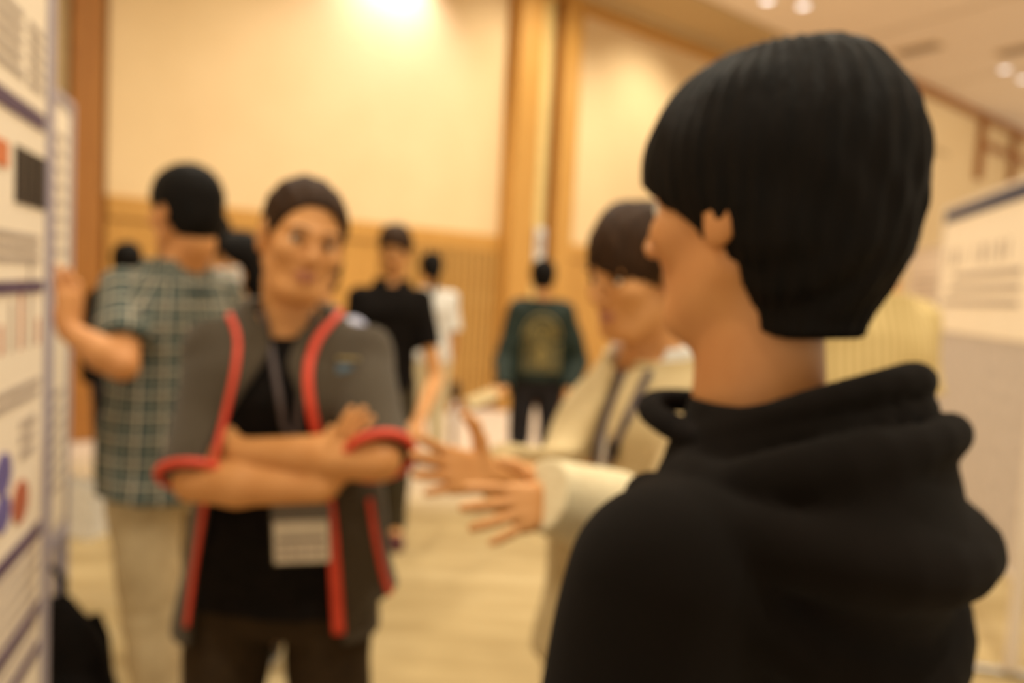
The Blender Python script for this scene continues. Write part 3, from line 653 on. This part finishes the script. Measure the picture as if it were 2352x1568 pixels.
# ---- the man with folded arms in the open grey jacket
def jacket_man():
    (x, y), zt = root_from(672, 560, 1.60)
    yaw = math.radians(180 + 4)
    s = Person('person', (x, y), yaw, 1.70, 'person in open dark grey jacket with coral red edging, arms folded, facing the camera', res=.0052, skin=SKIN, hairm=HAIR_BR,
               head=(math.radians(24), math.radians(-6), math.radians(-10)), headoff=(-.030, .03, -.015), stance=.055)
    g = lambda px, py, Y: s.loc(at(px, py, Y))
    for q, sx in (('R', -1), ('L', 1)): s.sh[q] = s.sh[q] + (sx * .008, 0, -.022)
    s.el['R'] = g(446, 1104, 1.43); s.wr['R'] = g(735, 1122, 1.41); s.el['L'] = g(872, 1056, 1.42); s.wr['L'] = g(552, 1038, 1.44)
    s.hd['R'] = hand_pts(s.wr['R'], g(835, 965, 1.40) - s.wr['R'], g(700, 900, 1.7) - g(700, 900, 1.4), 1, .12, .02, .3)
    s.hd['L'] = hand_pts(s.wr['L'], g(430, 1030, 1.52) - s.wr['L'], (0, -1, 0), -1, .25, .05, .5)
    s.body(); s.face(); s.hair('receding', thick=.008)
    s.pants(BROWN_P, (.100, .078, .070), .98, h=.008)
    tee = s.top('tee_shirt', BLACK, rows=((.82, .0, .198, .142), (.95, -.003, .190, .134), (1.1, .0, .160, .114), (1.2, .0, .162, .118), (1.30, .003, .168, .126), (1.36, -.003, .150, .108), (1.405, -.012, .118, .090), (1.46, -.02, .090, .072)), z0=.86, sl=(.060, .056, .7), neck=.068, amp=.003); teef = s.topf
    T = ((.78, .0, .215, .150), (.86, .0, .205, .146), (.95, .0, .195, .142), (1.08, .0, .178, .136), (1.2, .0, .182, .138), (1.30, .0, .190, .146), (1.36, -.006, .172, .132), (1.405, -.014, .138, .114), (1.455, -.02, .112, .095), (1.50, -.02, .094, .086))
    # opening edges in the photograph, at the jacket front (x as a function of z)
    eR = [g(px, py, 1.47) for px, py in ((512, 692), (548, 770), (538, 850), (512, 960), (496, 1020), (470, 1150), (448, 1290), (430, 1440))]
    eL = [g(px, py, 1.47) for px, py in ((792, 700), (728, 772), (708, 850), (718, 930), (736, 1020), (760, 1160), (772, 1290), (780, 1460))]
    zR = np.array([p[2] for p in eR][::-1]); xR = np.array([p[0] for p in eR][::-1]); zL = np.array([p[2] for p in eL][::-1]); xL = np.array([p[0] for p in eL][::-1])
    op_on = [True]
    def opening(P):
        a = np.interp(P[:, 2], zR, xR) - .050 * np.clip((P[:, 2] - 1.24) / .14, 0, 1); b = np.interp(P[:, 2], zL, xL) + .050 * np.clip((P[:, 2] - 1.24) / .14, 0, 1); lo_, hi_ = np.minimum(a, b), np.maximum(a, b)
        return np.maximum(np.maximum(lo_ - P[:, 0], P[:, 0] - hi_), .0 - P[:, 1]) if op_on[0] else P[:, 0] * 0 + 1.
    def flare(P, d): return smin(d, np.maximum(cap(P, (-.115, .02, 1.20), (-.185, .03, .78), .070, .085), .86 - P[:, 2] + .5 * np.maximum(-.17 - P[:, 0], -.05)), .03)
    s.top('jacket', GREY_J, rows=T, z0=.80, sl=(.070, .066, .97), z1=1.49, amp=.007, neck=.075, open_front=opening, seed=2., f=17., h=.0055, extra=flare)
    jf = s.topf
    s.collar(GREY_J, .074, .009, -.02, .040, .055, .010)
    def band(pp, r, name='zip_band', n=44):
        A = np.array(pp, float); L = np.r_[0, np.cumsum(np.linalg.norm(np.diff(A, axis=0), axis=1))]; t = np.linspace(0, L[-1], n)
        out = [s.cast([jf], x_, y_, 1.2, 1.75) for x_, y_ in zip(np.interp(t, L, A[:, 0]), np.interp(t, L, A[:, 1]))]; out = [np.array(o_) for o_ in out if o_ is not None and o_[1] > -.02]
        for _ in range(4): out = [out[0]] + [(out[i - 1] + out[i] * 2 + out[i + 1]) / 4 for i in range(1, len(out) - 1)] + [out[-1]]
        b = MB(); b.tube([tuple(o_) for o_ in out], [r[0] + (r[1] - r[0]) * i / len(out) for i in range(len(out))], 8, .45, (0, 1, 0)); return b.build(name, RED, s.root, True)
    op_on[0] = False
    band(((508, 690), (530, 730), (550, 770), (541, 850), (516, 960), (499, 1020), (470, 1150), (448, 1290), (428, 1440)), (.0068, .0055)); band(((795, 700), (765, 735), (725, 775), (704, 850), (712, 930), (732, 1020), (756, 1160), (768, 1290), (778, 1455)), (.0085, .0135))
    band(((848, 1145), (865, 1250), (880, 1320), (896, 1365)), (.006, .007), 'pocket_trim', 16)
    op_on[0] = True
    for q, nm in (('R', 0), ('L', 1)):     # coral cuffs
        a = s.el[q] - s.sh[q]; a = a / np.linalg.norm(a); c = s.sh[q] + (s.el[q] - s.sh[q]) * .97; sdv = np.cross(a, (0, 1, 0)); sdv /= np.linalg.norm(sdv); up = np.cross(a, sdv)
        b = MB(); R_ = .066; b.tube([tuple(c + sdv * R_ * math.cos(t) + up * R_ * math.sin(t)) for t in np.linspace(0, 2 * PI, 33)], .0085, 8, 1, tuple(a)); b.build('cuff_trim', RED, s.root, True)
    # chest logo patch (small, blue) 
    p = g(785, 855, 1.47); yy = s.surf(jf, p[0], p[2]); b = MB(); b.box(p[0] - .016, p[0] + .016, yy - .004, yy + .004, p[2] - .010, p[2] + .010, bev=.003); b.build('chest_emblem', mat('blue_thread', (.10, .17, .24), .6), s.root)
    b = MB(); b.box(p[0] - .028, p[0] + .016, yy - .004, yy + .004, p[2] + .020, p[2] + .025, bev=.002); b.build('chest_emblem', GOLDT, s.root)
    # lanyard and badge
    c = g(683, 1245, 1.44); c[1] = max(s.surf(teef, c[0], c[2]) + .016, c[1] * 0 + .13)
    Wm = s.root.matrix_basis.copy(); Wm = Matrix.Translation(s.root.location) @ Matrix.Rotation(yaw, 4, 'Z') @ Matrix.Scale(s.k, 4)
    bd = empty('name_badge', Wm @ Vector(c), yaw, 'white name badge in a clear holder hanging below the folded arms', 'badge')
    t = math.radians(4); h_ = box('badge_card', BADGE, bd, -.052, .052, -.002, .002, -.052, .030, bev=.001); h2 = box('holder', PLASTIC, bd, -.056, .056, -.004, .0, -.056, .062, bev=.002)
    for o_ in (h_, h2): o_.rotation_euler = (0, t, 0)
    box('printed_band', INK, h_, -.045, .045, .0022, .0030, -.010, -.002)
    for r_ in range(2):
        for k in range(5): box('printed_mark', INKL, h_, -.044 + k * .019, -.030 + k * .019, .0022, .0030, -.044 + r_ * .015, -.034 + r_ * .015)
    for path in (((600, 705), (618, 780), (636, 880), (652, 980)), ((722, 705), (708, 780), (694, 880), (682, 980))):
        A = np.array(path, float); t = np.linspace(0, 3, 16); pts = [s.cast([teef], a_, b_, 1.2, 1.75, .008) for a_, b_ in zip(np.interp(t, range(4), A[:, 0]), np.interp(t, range(4), A[:, 1]))]; pts = [q_ for q_ in pts if q_] + [(c[0], c[1] - .01, c[2] + .16), (c[0], c[1] - .004, c[2] + .062)]
        q2 = [Matrix.Rotation(-yaw, 3, 'Z') @ (Wm @ Vector(q_) - bd.location) for q_ in pts]; b = MB(); b.tube(q2, .006, 6, .3, (0, 1, 0)); b.build('strap', STRAP, bd)
    s.shoes()
jacket_man()

# ---- the man in the foreground, black hoodie, seen from behind his left shoulder
def hoodie_man():
    p = at(1752, 440, .69); rz = math.radians(45)
    F = Vector((-math.sin(rz), math.cos(rz), 0))
    s = Person('person', (p.x - F.x * .03, p.y - F.y * .03), rz, 1.70, 'person in a black hoodie with short black hair, seen from behind in the foreground', res=.0055, skin=SKIN_DEEP, hairm=HAIR,
               head=(math.radians(3), math.radians(-5), 0), headoff=(0, .02, -.005))
    for q, sx in (('R', 1), ('L', -1)):
        s.sh[q] = np.array((sx * .165, .0, 1.335)); s.el[q] = s.sh[q] + (sx * .06, .02, -.28); s.wr[q] = s.el[q] + (sx * -.06, .2, -.12); s.hd[q] = hand_pts(s.wr[q], s.wr[q] - s.el[q], (-sx, 0, 0), -sx, .5)
    s.noff = .034; s.body_rows = ((.82, .0, .150, .100), (.90, -.005, .160, .105), (1.1, .0, .140, .095), (1.3, .0, .150, .095), (1.34, .0, .110, .08), (1.38, -.01, .07, .06))
    s.body(); s.face(); s.hair('mop', thick=.019, h=.0042)
    s.pants(NAVY, h=.010)
    T = ((.88, .0, .190, .118), (.95, .0, .195, .122), (1.1, .0, .192, .118), (1.25, .0, .190, .112), (1.32, -.005, .172, .108), (1.37, -.005, .145, .102), (1.42, -.008, .112, .092), (1.46, -.012, .092, .085))
    arc = lambda a0, a1, rx, ry, cy, zf, n=14: [np.array((rx * math.sin(a), cy + ry * math.cos(a), zf(a))) for a in np.linspace(a0, a1, n)]
    # a: 0 = front, pi = back
    bk = lambda a: max(0, -math.cos(a)); fr = lambda a: max(0, math.cos(a))
    rim = arc(-PI * .99, PI * .99, .088, .094, -.012, lambda a: 1.440 - .040 * fr(a) + .046 * bk(a), 26); rim3 = arc(-PI * .99, PI * .99, .090, .096, -.014, lambda a: 1.427 - .040 * fr(a) + .036 * bk(a), 26); rim2 = arc(-PI * .99, PI * .99, .092, .096, -.012, lambda a: 1.415 - .040 * fr(a) + .028 * bk(a), 26)
    fold1 = arc(PI * .35, PI * 1.65, .125, .106, -.025, lambda a: 1.400 + .045 * bk(a), 18)
    fold2 = arc(PI * .33, PI * 1.67, .148, .133, -.025, lambda a: 1.380 - .022 * bk(a), 18)
    fold3 = arc(PI * .30, PI * 1.70, .155, .118, -.020, lambda a: 1.350 - .085 * bk(a), 18)
    def hood(P, d):
        def hf(Q):
            e = None
            for pts, r in ((fold1, .020), (fold2, .024), (fold3, .027)):
                g = None
                for a, b in zip(pts[:-1], pts[1:]):
                    c = cap(Q, a, b, r); g = c if g is None else np.minimum(g, c)
                e = g if e is None else smin(e, g, .006)
            bag = ell(Q, (0, -.090, 1.360), (.128, .064, .105)); e = smin(e, bag, .014)
            hollow = ell(Q, (0, -.080, 1.485), (.080, .050, .050)); e = smax(e, -hollow, .010)
            for pts, r in ((rim, .015), (rim3, .016), (rim2, .018)):
                for a, b in zip(pts[:-1], pts[1:]): e = np.minimum(e, cap(Q, a, b, r))
            return e
        return smin(d, near(P, (0, -.05, 1.37), .27, hf), .010)
    s.top('hoodie', HOODIE, rows=T, z0=.90, z1=1.46, sl=(.070, .068, .9, .060, .93), amp=.006, neck=.070, seed=.5, f=19., h=.006, extra=hood, p=2.2)
    # strap-like front collar edge
    b = MB(); pts = [(.092 * math.sin(a), -.005 + .128 * math.cos(a), 1.425 + .015 * max(0, math.cos(a))) for a in np.linspace(-1.7, 1.7, 24)]
    b.tube(pts, .012, 10, 1.0); b.build('collar_edge', BLACK, s.root, True)
    s.shoes()
hoodie_man()

# ---- the person in the beige jacket, gesturing
def beige_person():
    p = at(1500, 595, 1.46); rz = math.radians(133)
    s = Person('person', (p.x, p.y), rz, 1.67, 'person in a beige jacket with lanyard, both hands held out, behind the black hoodie', res=.0048, skin=SKIN, hairm=HAIR_BR,
               head=(math.radians(-8), math.radians(-14), 0), headoff=(0, .035, -.02))
    g = lambda px, py, Y: s.loc(at(px, py, Y))
    s.sh['R'] = s.sh['R'] + (-.038, 0, -.055); s.sh['L'] = s.sh['L'] + (0, 0, -.03)
    s.el['R'] = g(1300, 1120, 1.38); s.wr['R'] = g(1125, 1090, 1.24)
    s.el['L'] = g(1520, 1215, 1.18); s.wr['L'] = g(1300, 1150, 1.06)
    up = s.loc(at(1100, 900, 1.2)) - s.loc(at(1100, 1100, 1.2)); toc = s.loc(at(1100, 1050, 1.0)) - s.loc(at(1100, 1050, 1.2))
    s.hd['R'] = hand_pts(s.wr['R'], g(935, 1030, 1.13) - s.wr['R'], -toc * .6 - up * .6, -1, .10, .16, 1.0, 1.0)
    s.hd['L'] = hand_pts(s.wr['L'], g(1110, 1178, .99) - s.wr['L'], -toc * 1.0 + up * -.5, -1, [.12, .10, .08, .10], .17, .75, .90)
    def aim(q, tgt, N, curl, spread, thumb, scale):
        D = tgt - s.wr[q]; sd = 1
        if np.cross(D, N) @ up < 0: sd = -1
        s.hd[q] = hand_pts(s.wr[q], D, N, sd, curl, spread, thumb, scale)
    aim('R', g(935, 1068, 1.13), toc * .9 + up * .2, .10, .15, 1.05, 1.0); aim('L', g(1100, 1182, .99), -toc - up * .35, [.12, .10, .08, .10], .17, .95, .92)
    s.pants(KHAKI, (.100, .08, .07), h=.009)
    T0 = ((.86, .0, .165, .115), (1.1, .0, .150, .110), (1.28, .003, .155, .118), (1.35, -.003, .125, .100), (1.40, -.012, .100, .085), (1.455, -.018, .082, .070))
    s.body_rows = ((.82, .0, .150, .100), (.90, -.005, .160, .105), (1.1, .0, .140, .095), (1.28, .0, .145, .105), (1.34, -.003, .115, .085), (1.39, -.012, .085, .065), (1.44, -.02, .065, .055))
    s.body(); s.face(); s.hair('bangs', thick=.014)
    s.top('shirt', WHITE_C, rows=T0, z0=.88, sl=(.046, .045, .5), neck=.064, amp=.003, h=.007); tf = s.topf
    T = ((.82, .0, .205, .155), (.95, .0, .198, .150), (1.1, .0, .190, .145), (1.25, .0, .186, .142), (1.32, .0, .178, .138), (1.37, -.008, .155, .122), (1.42, -.018, .120, .102), (1.455, -.02, .096, .086))
    op = lambda P: np.maximum(np.abs(P[:, 0]) - (.014 + .022 * np.clip((1.44 - P[:, 2]) / .5, 0, 1)), -P[:, 1])
    def cuffs(P, d):
        for q in 'RL': d = smin(d, cap(P, s.wr[q] + (s.el[q] - s.wr[q]) * .30, s.el[q], .046 if q == 'R' else .058, .072), .03)
        return d
    s.top('jacket', BEIGE, rows=T, z0=.84, z1=1.45, sl=(.060, .066, .97, .050, .80), amp=.009, neck=.074, seed=3., f=16., h=.006, open_front=op, extra=cuffs); jf = s.topf
    s.collar(BEIGE, .074, .009, -.02, .030, .03, .010)
    # thick cream knitted cuff of the nearer sleeve
    a, b_ = s.wr['L'], s.el['L']
    a = a + (a - b_) * .22
    fn = lambda P: smin(cone(P, a, a + (b_ - a) * .75, .052, .066, -.02, 1.0), cap(P, a + (b_ - a) * .15, a + (b_ - a) * .55, .050, .066), .012) - wrinkle(P, .003, 26., 1.)
    def fnc(P):
        d = fn(P); c = (P - a.astype(np.float32)) @ ((b_ - a) / np.linalg.norm(b_ - a)).astype(np.float32); return np.maximum(d, .002 - c)
    lo = np.minimum(a, b_) - .11; hi = np.maximum(a, b_) + .11; sdf_obj('cuff', fnc, lo, hi, .005, CREAM, s.root)
    # lanyard
    Wm = Matrix.Translation(s.root.location) @ Matrix.Rotation(rz, 4, 'Z') @ Matrix.Scale(s.k, 4)
    ly = empty('lanyard', Wm @ Vector((0, .14, 1.30)), rz, 'dark grey lanyard with a black clip worn over the beige jacket', 'lanyard'); inv = (Matrix.Translation(ly.location) @ Matrix.Rotation(rz, 4, 'Z')).inverted()
    def strip(pp, r, nm, m):
        out = []
        for px, py in pp:
            v_ = s.cast([jf, tf], px, py)
            if v_: out.append(inv @ (Wm @ Vector(v_)))
        b = MB(); b.tube(out, r, 8, .3, (0, 1, 0)); b.build(nm, m, ly)
    strip(((1432, 850), (1412, 900), (1390, 960), (1372, 1020), (1362, 1065)), .009, 'strap', STRAP); strip(((1492, 850), (1468, 900), (1440, 960), (1412, 1020), (1395, 1065)), .009, 'strap', STRAP)
    strip(((1412, 1015), (1403, 1048)), .013, 'clip', INKK)
    s.shoes()
beige_person()

# ---- the man in the plaid shirt
def plaid_man():
    p = at(432, 480, 2.28); rz = math.radians(62)
    s = Person('person', (p.x - .03, p.y - .01), rz, 1.80, 'person in green and cream plaid shirt and khaki trousers touching a display board', res=.0075, skin=SKIN_DEEP, hairm=HAIR,
               head=(math.radians(2), math.radians(-6), 0), headoff=(0, -.070, -.01), lean=(0, .015), legs={'L': {'kn': (-.07, -.03, .49), 'an': (-.07, -.13, .09)}, 'R': {'kn': (.12, .0, .49), 'an': (.16, -.03, .09)}})
    g = lambda px, py, Y: s.loc(at(px, py, Y))
    s.sh['L'] = g(288, 672, 2.18); s.el['L'] = g(280, 838, 2.02); s.wr['L'] = g(158, 760, 2.0)
    up = g(100, 500, 2.) - g(100, 700, 2.)
    s.hd['L'] = hand_pts(s.wr['L'], g(160, 640, 2.02) - s.wr['L'], g(0, 700, 2.1) - g(200, 700, 2.0), 1, .25, .12, .7)
    s.body(); s.face(); s.hair('short', thick=.012)
    s.noff = -.03; s.pants(KHAKI, (.096, .082, .068), .96, h=.009)
    T = ((.80, .0, .200, .160), (.90, .0, .198, .154), (1.0, .0, .188, .142), (1.1, .0, .174, .132), (1.25, .0, .180, .135), (1.33, .0, .182, .132), (1.385, -.01, .150, .108), (1.44, -.02, .105, .085), (1.48, -.02, .085, .078))
    sh = s.top('plaid_shirt', PLAID, rows=T, z0=.84, z1=1.49, sl=(.066, .074, .72), amp=.005, neck=.066, seed=4., h=.008)
    s.collar(PLAID, .068, .008, -.01, .030, 0, .012)
    me = sh.data; n = len(me.vertices); co = np.empty(n * 3, np.float32); me.vertices.foreach_get('co', co); co = co.reshape(-1, 3)
    u = np.arctan2(co[:, 0], -co[:, 1]) * .165; v = co[:, 2].copy(); tors = loft(co, [(z, 0, cy, rx + .006, ry + .006) for z, cy, rx, ry in T], z0=.7, z1=1.6)
    for q in 'RL':
        a = (s.el[q] - s.sh[q]); L = np.linalg.norm(a); a = (a / L).astype(np.float32); r = co - s.sh[q].astype(np.float32); t = r @ a; e1 = np.cross(a, (0, 1, .2)); e1 /= np.linalg.norm(e1); e2 = np.cross(a, e1)
        m = (tors > .012) & (np.abs(np.linalg.norm(r - t[:, None] * a, axis=1)) < .11) & (np.sign(co[:, 0]) == (1 if q == 'R' else -1))
        u[m] = np.arctan2(r[m] @ e2, r[m] @ e1) * .074; v[m] = -t[m]
    at_ = me.attributes.new('weave', 'FLOAT_VECTOR', 'POINT'); at_.data.foreach_set('vector', np.stack([u, v, v * 0], 1).astype(np.float32).ravel())
    s.shoes()
plaid_man()

# ---- the other visitors
def simple(px, py, Y, rz, height, label, topm, pantm, hair='short', hairm=None, sl=(.068, .062, .6), shoe=None, arms=None, lean=(0, 0), head=(0, 0, 0), res=.013, tname='tee_shirt', amp=.005, z0=.88, off=.018, stance=0., legs=None, **kw):
    p = at(px, py, Y); s = Person('person', (p.x, p.y), math.radians(rz), height, label, res=res, hairm=hairm or HAIR, lean=lean, head=head, stance=stance, arms=arms, legs=legs)
    pre = kw.pop('pre', None)
    if pre: pre(s)
    s.body(); s.hair(hair); s.pants(pantm, h=res); s.top(tname, topm, sl=sl, amp=amp, z0=z0, off=off, **kw); s.shoes(shoe, h=.010); return s
def pre_tee(s):
    for q in 'RL': s.sh[q] = s.sh[q] + (0, 0, -.03)
    g = lambda px, py, Y: s.loc(at(px, py, Y)); s.el['L'] = g(1000, 868, 4.36); s.wr['L'] = g(962, 965, 4.1); s.hd['L'] = hand_pts(s.wr['L'], g(930, 1010, 4.0) - s.wr['L'], (0, -.3, -1), 1, .4)
s = simple(888, 592, 4.4, 195, 1.80, 'person in a black tee shirt with short brown hair, looking down, beside the jacketed man', BLACK, OLIVE, hairm=HAIR_BR, head=(math.radians(-20), math.radians(-22), 0), shoe=SHOE_M, res=.010, pre=pre_tee, lean=(-.03, .03), off=.022)
s.face()
s = simple(990, 640, 6.3, 20, 1.74, 'person with a black ponytail in a white short-sleeved top and pale trousers', WHITE_C, CREAM, hair='tail', res=.013, sl=(.07, .07, .9), off=.024)
def pre_g(s):
    g = lambda px, py, Y: s.loc(at(px, py, Y)); s.el['L'] = g(1158, 830, 5.40); s.wr['L'] = g(1158, 895, 5.15); s.hd['L'] = hand_pts(s.wr['L'], g(1120, 912, 5.0) - s.wr['L'], (0, 0, 1), 1, .5)
    s.el['R'] = g(1330, 830, 5.5); s.wr['R'] = g(1305, 900, 5.3); s.hd['R'] = hand_pts(s.wr['R'], (0, .3, -1), (-1, 0, 0), -1, .6)
s = simple(1246, 655, 5.5, 4, 1.70, 'person in a dark green bomber jacket with gold embroidery on the back, seen from behind', GREEN_J, NAVY, res=.010, sl=(.082, .076, .97, .058, .95), tname='bomber_jacket', off=.045, z0=.90, pre=pre_g, stance=.02, amp=.007)
gf = s.topf
def emb(fn_list, name):
    b = MB()
    for pts, r in fn_list:
        out = []
        for x, z in pts: out.append((x, s.surf(gf, x, z, back=True) - .003, z))
        b.tube(out, r, 6, .5, (0, 1, 0))
    b.build(name, GOLDT, s.root)
emb([([(.13 * math.cos(a), 1.20 + .165 * math.sin(a)) for a in np.linspace(0, PI, 18)], .007), ([(.10 * math.cos(a), 1.19 + .13 * math.sin(a)) for a in np.linspace(0, PI, 16)], .006)], 'embroidered_arch')
emb([([(x, 1.30 - .02 * abs(math.sin(x * 60))), (x + .004, 1.24), (x - .004, 1.17)], .006) for x in np.linspace(-.075, .075, 7)], 'embroidered_rays')
emb([([(x, z), (x + .018, z + .012)], .006) for z in np.linspace(.97, 1.15, 8) for x in np.linspace(-.13, .12, 9)], 'embroidered_field')
emb([([(.035 * math.cos(a), 1.08 + .06 * math.sin(a)) for a in np.linspace(0, 2 * PI, 18)], .008), ([(0, 1.02), (0, 1.14)], .012)], 'embroidered_medallion')
# folder in the hand of the person in green
p = at(1118, 912, 5.0); fo = empty('folder', (p.x, p.y, p.z), math.radians(15), 'cream folder with a black edge held by the person in green', 'folder')
b1_ = box('cover', BEIGE, fo, -.13, .07, -.06, .06, .004, .012, bev=.002); b2_ = box('back_cover', INKK, fo, -.135, .075, -.065, .065, -.010, .002, bev=.002); fo.rotation_euler = (math.radians(25), math.radians(-24), math.radians(15))
# masked woman between the plaid shirt and the jacket
s = simple(550, 612, 3.5, 168, 1.67, 'person with long black hair and a white face mask behind the plaid shirt', BLACK, NAVY, hair='long', head=(math.radians(-25), math.radians(-12), 0), res=.011, sl=(.066, .06, .97, .05, .95), tname='sweater')
s.face()
def mask(P):
    Q = s.hq(P); d = head_sdf(Q, ears=False) - .004; return smax(smax(d, np.maximum(Q[:, 2] + .020, -.118 - Q[:, 2]), .004), .035 - Q[:, 1], .004)
sdf_obj('face_mask', mask, s.hc - .15, s.hc + .15, .006, MASKM, s.root)
s = simple(484, 548, 3.95, 40, 1.79, 'person with a dark hair bun in a brown top, mostly hidden behind the plaid shirt', BROWN_P, NAVY, hair='bun', res=.012, sl=(.066, .06, .97, .05, .95), tname='sweater')
s = simple(292, 610, 4.7, 20, 1.64, 'person with black hair in a black coat, hidden behind the plaid-shirted shoulder', BLACK, NAVY, res=.014, sl=(.07, .066, .97, .055, .95), tname='coat', z0=.7)
s = simple(730, 618, 3.0, 165, 1.63, 'person in a pale blue shirt almost hidden behind the jacketed man, only a shoulder showing', PALEB, NAVY, hair='short', res=.012, sl=(.066, .06, .97, .05, .95), tname='shirt', legs={'R': {'kn': (.12, .03, .49), 'an': (.13, .05, .09)}})
b = MB(); pts = []
for x_, z_ in ((-.13, 1.44), (-.125, 1.35), (-.12, 1.2), (-.11, 1.05)): pts.append((x_, s.surf(s.topf, x_, z_) + .006, z_))
b.tube(pts, .018, 8, .3, (0, 1, 0)); b.build('bag_strap', INKK, s.root, True)
s = simple(2010, 575, 2.35, 25, 1.83, 'person in a pale yellow striped shirt, visible between the hoodie and the right boards', STRIPE, NAVY, res=.010, sl=(.076, .072, .72), tname='striped_shirt', off=.03, amp=.006)

# ================================================================== SMALL THINGS
# barrier post behind the hands
p = at(1046, 905, 6.0); st = empty('barrier_post', (p.x, p.y, 0), 0, 'slim steel barrier post with a black head behind the outstretched hand', 'barrier post')
def lathe(prof, n=20):
    q = MB()
    for R_, z_ in prof:
        for k in range(n): q.v.append((R_ * math.cos(2 * PI * k / n), R_ * math.sin(2 * PI * k / n), z_))
    for i in range(len(prof) - 1):
        for k in range(n): q.f.append((i * n + k, i * n + (k + 1) % n, (i + 1) * n + (k + 1) % n, (i + 1) * n + k))
    q.f.append(tuple(reversed(range(n)))); q.f.append(tuple((len(prof) - 1) * n + k for k in range(n))); return q
lathe([(.17, 0), (.17, .012), (.10, .03), (.03, .04)]).build('base', STEEL, st, True); lathe([(.022, .035), (.022, .66)]).build('pole', STEEL, st, True)
lathe([(.026, .62), (.036, .63), (.036, .73), (.026, .75), (.02, .76)]).build('head', INKK, st, True)
# black backpack on the floor at the foot of the left boards
def backpack():
    p = at(168, 1500, 2.35); o = empty('backpack', (p.x, p.y, 0), math.radians(20), 'black backpack standing on the carpet below the left display boards', 'backpack')
    fn = lambda P: smin(loft(P, [(.0, 0, 0, .125, .09), (.12, 0, 0, .135, .10), (.30, -.01, 0, .11, .085), (.40, -.03, 0, .08, .065), (.48, -.05, 0, .045, .04)], p=2.8), ell(P, (0, -.09, .15), (.10, .05, .12)), .02) - wrinkle(P, .006, 18., 2.)
    sdf_obj('bag_body', fn, (-.26, -.26, -.04), (.26, .2, .62), .010, BLACK, o)
    b = MB(); b.tube([(-.09, .0, .44), (-.085, .0, .54), (-.06, .0, .58), (-.03, .0, .54), (-.03, .0, .44)], .012, 8, .5, (0, 1, 0)); b.build('carry_handle', BLACK, o, True)
    for sx in (-1, 1):
        b = MB(); b.tube([(sx * .05, .05, .40), (sx * .07, .11, .30), (sx * .08, .12, .18), (sx * .08, .085, .06)], .02, 8, .35, (0, 1, 0)); b.build('shoulder_strap', BLACK, o, True)
    b = MB(); b.tube([(-.08, -.125, .20), (0, -.142, .22), (.08, -.125, .20)], .004, 6); b.build('zipper', STEEL, o)
backpack()
# white paper bag beyond, leaning by the pilaster
p = on_z(178, 1224, 0.0); pb = empty('paper_bag', (p.x, p.y, 0), math.radians(-20), 'white paper carrier bag on the carpet beyond the left boards', 'bag')
q = MB(); q.v = [(-.15, -.06, 0), (.15, -.06, 0), (.15, .06, 0), (-.15, .06, 0), (-.16, -.05, .30), (.16, -.05, .30), (.16, .05, .30), (-.16, .05, .30), (-.15, -.04, .30), (.15, -.04, .30), (.15, .04, .30), (-.15, .04, .30), (-.14, -.05, .01), (.14, -.05, .01), (.14, .05, .01), (-.14, .05, .01)]
q.f = [(3, 2, 1, 0), (0, 1, 5, 4), (1, 2, 6, 5), (2, 3, 7, 6), (3, 0, 4, 7), (4, 5, 9, 8), (5, 6, 10, 9), (6, 7, 11, 10), (7, 4, 8, 11), (8, 9, 13, 12), (9, 10, 14, 13), (10, 11, 15, 14), (11, 8, 12, 15), (12, 13, 14, 15)]; q.build('bag_body', WHITE_C, pb)
for y_ in (-.045, .045):
    b = MB(); b.tube([(-.06, y_, .28), (-.05, y_, .38), (0, y_, .41), (.05, y_, .38), (.06, y_, .28)], .004, 6, 1, (0, 1, 0)); b.build('handle', CREAM, pb, True)
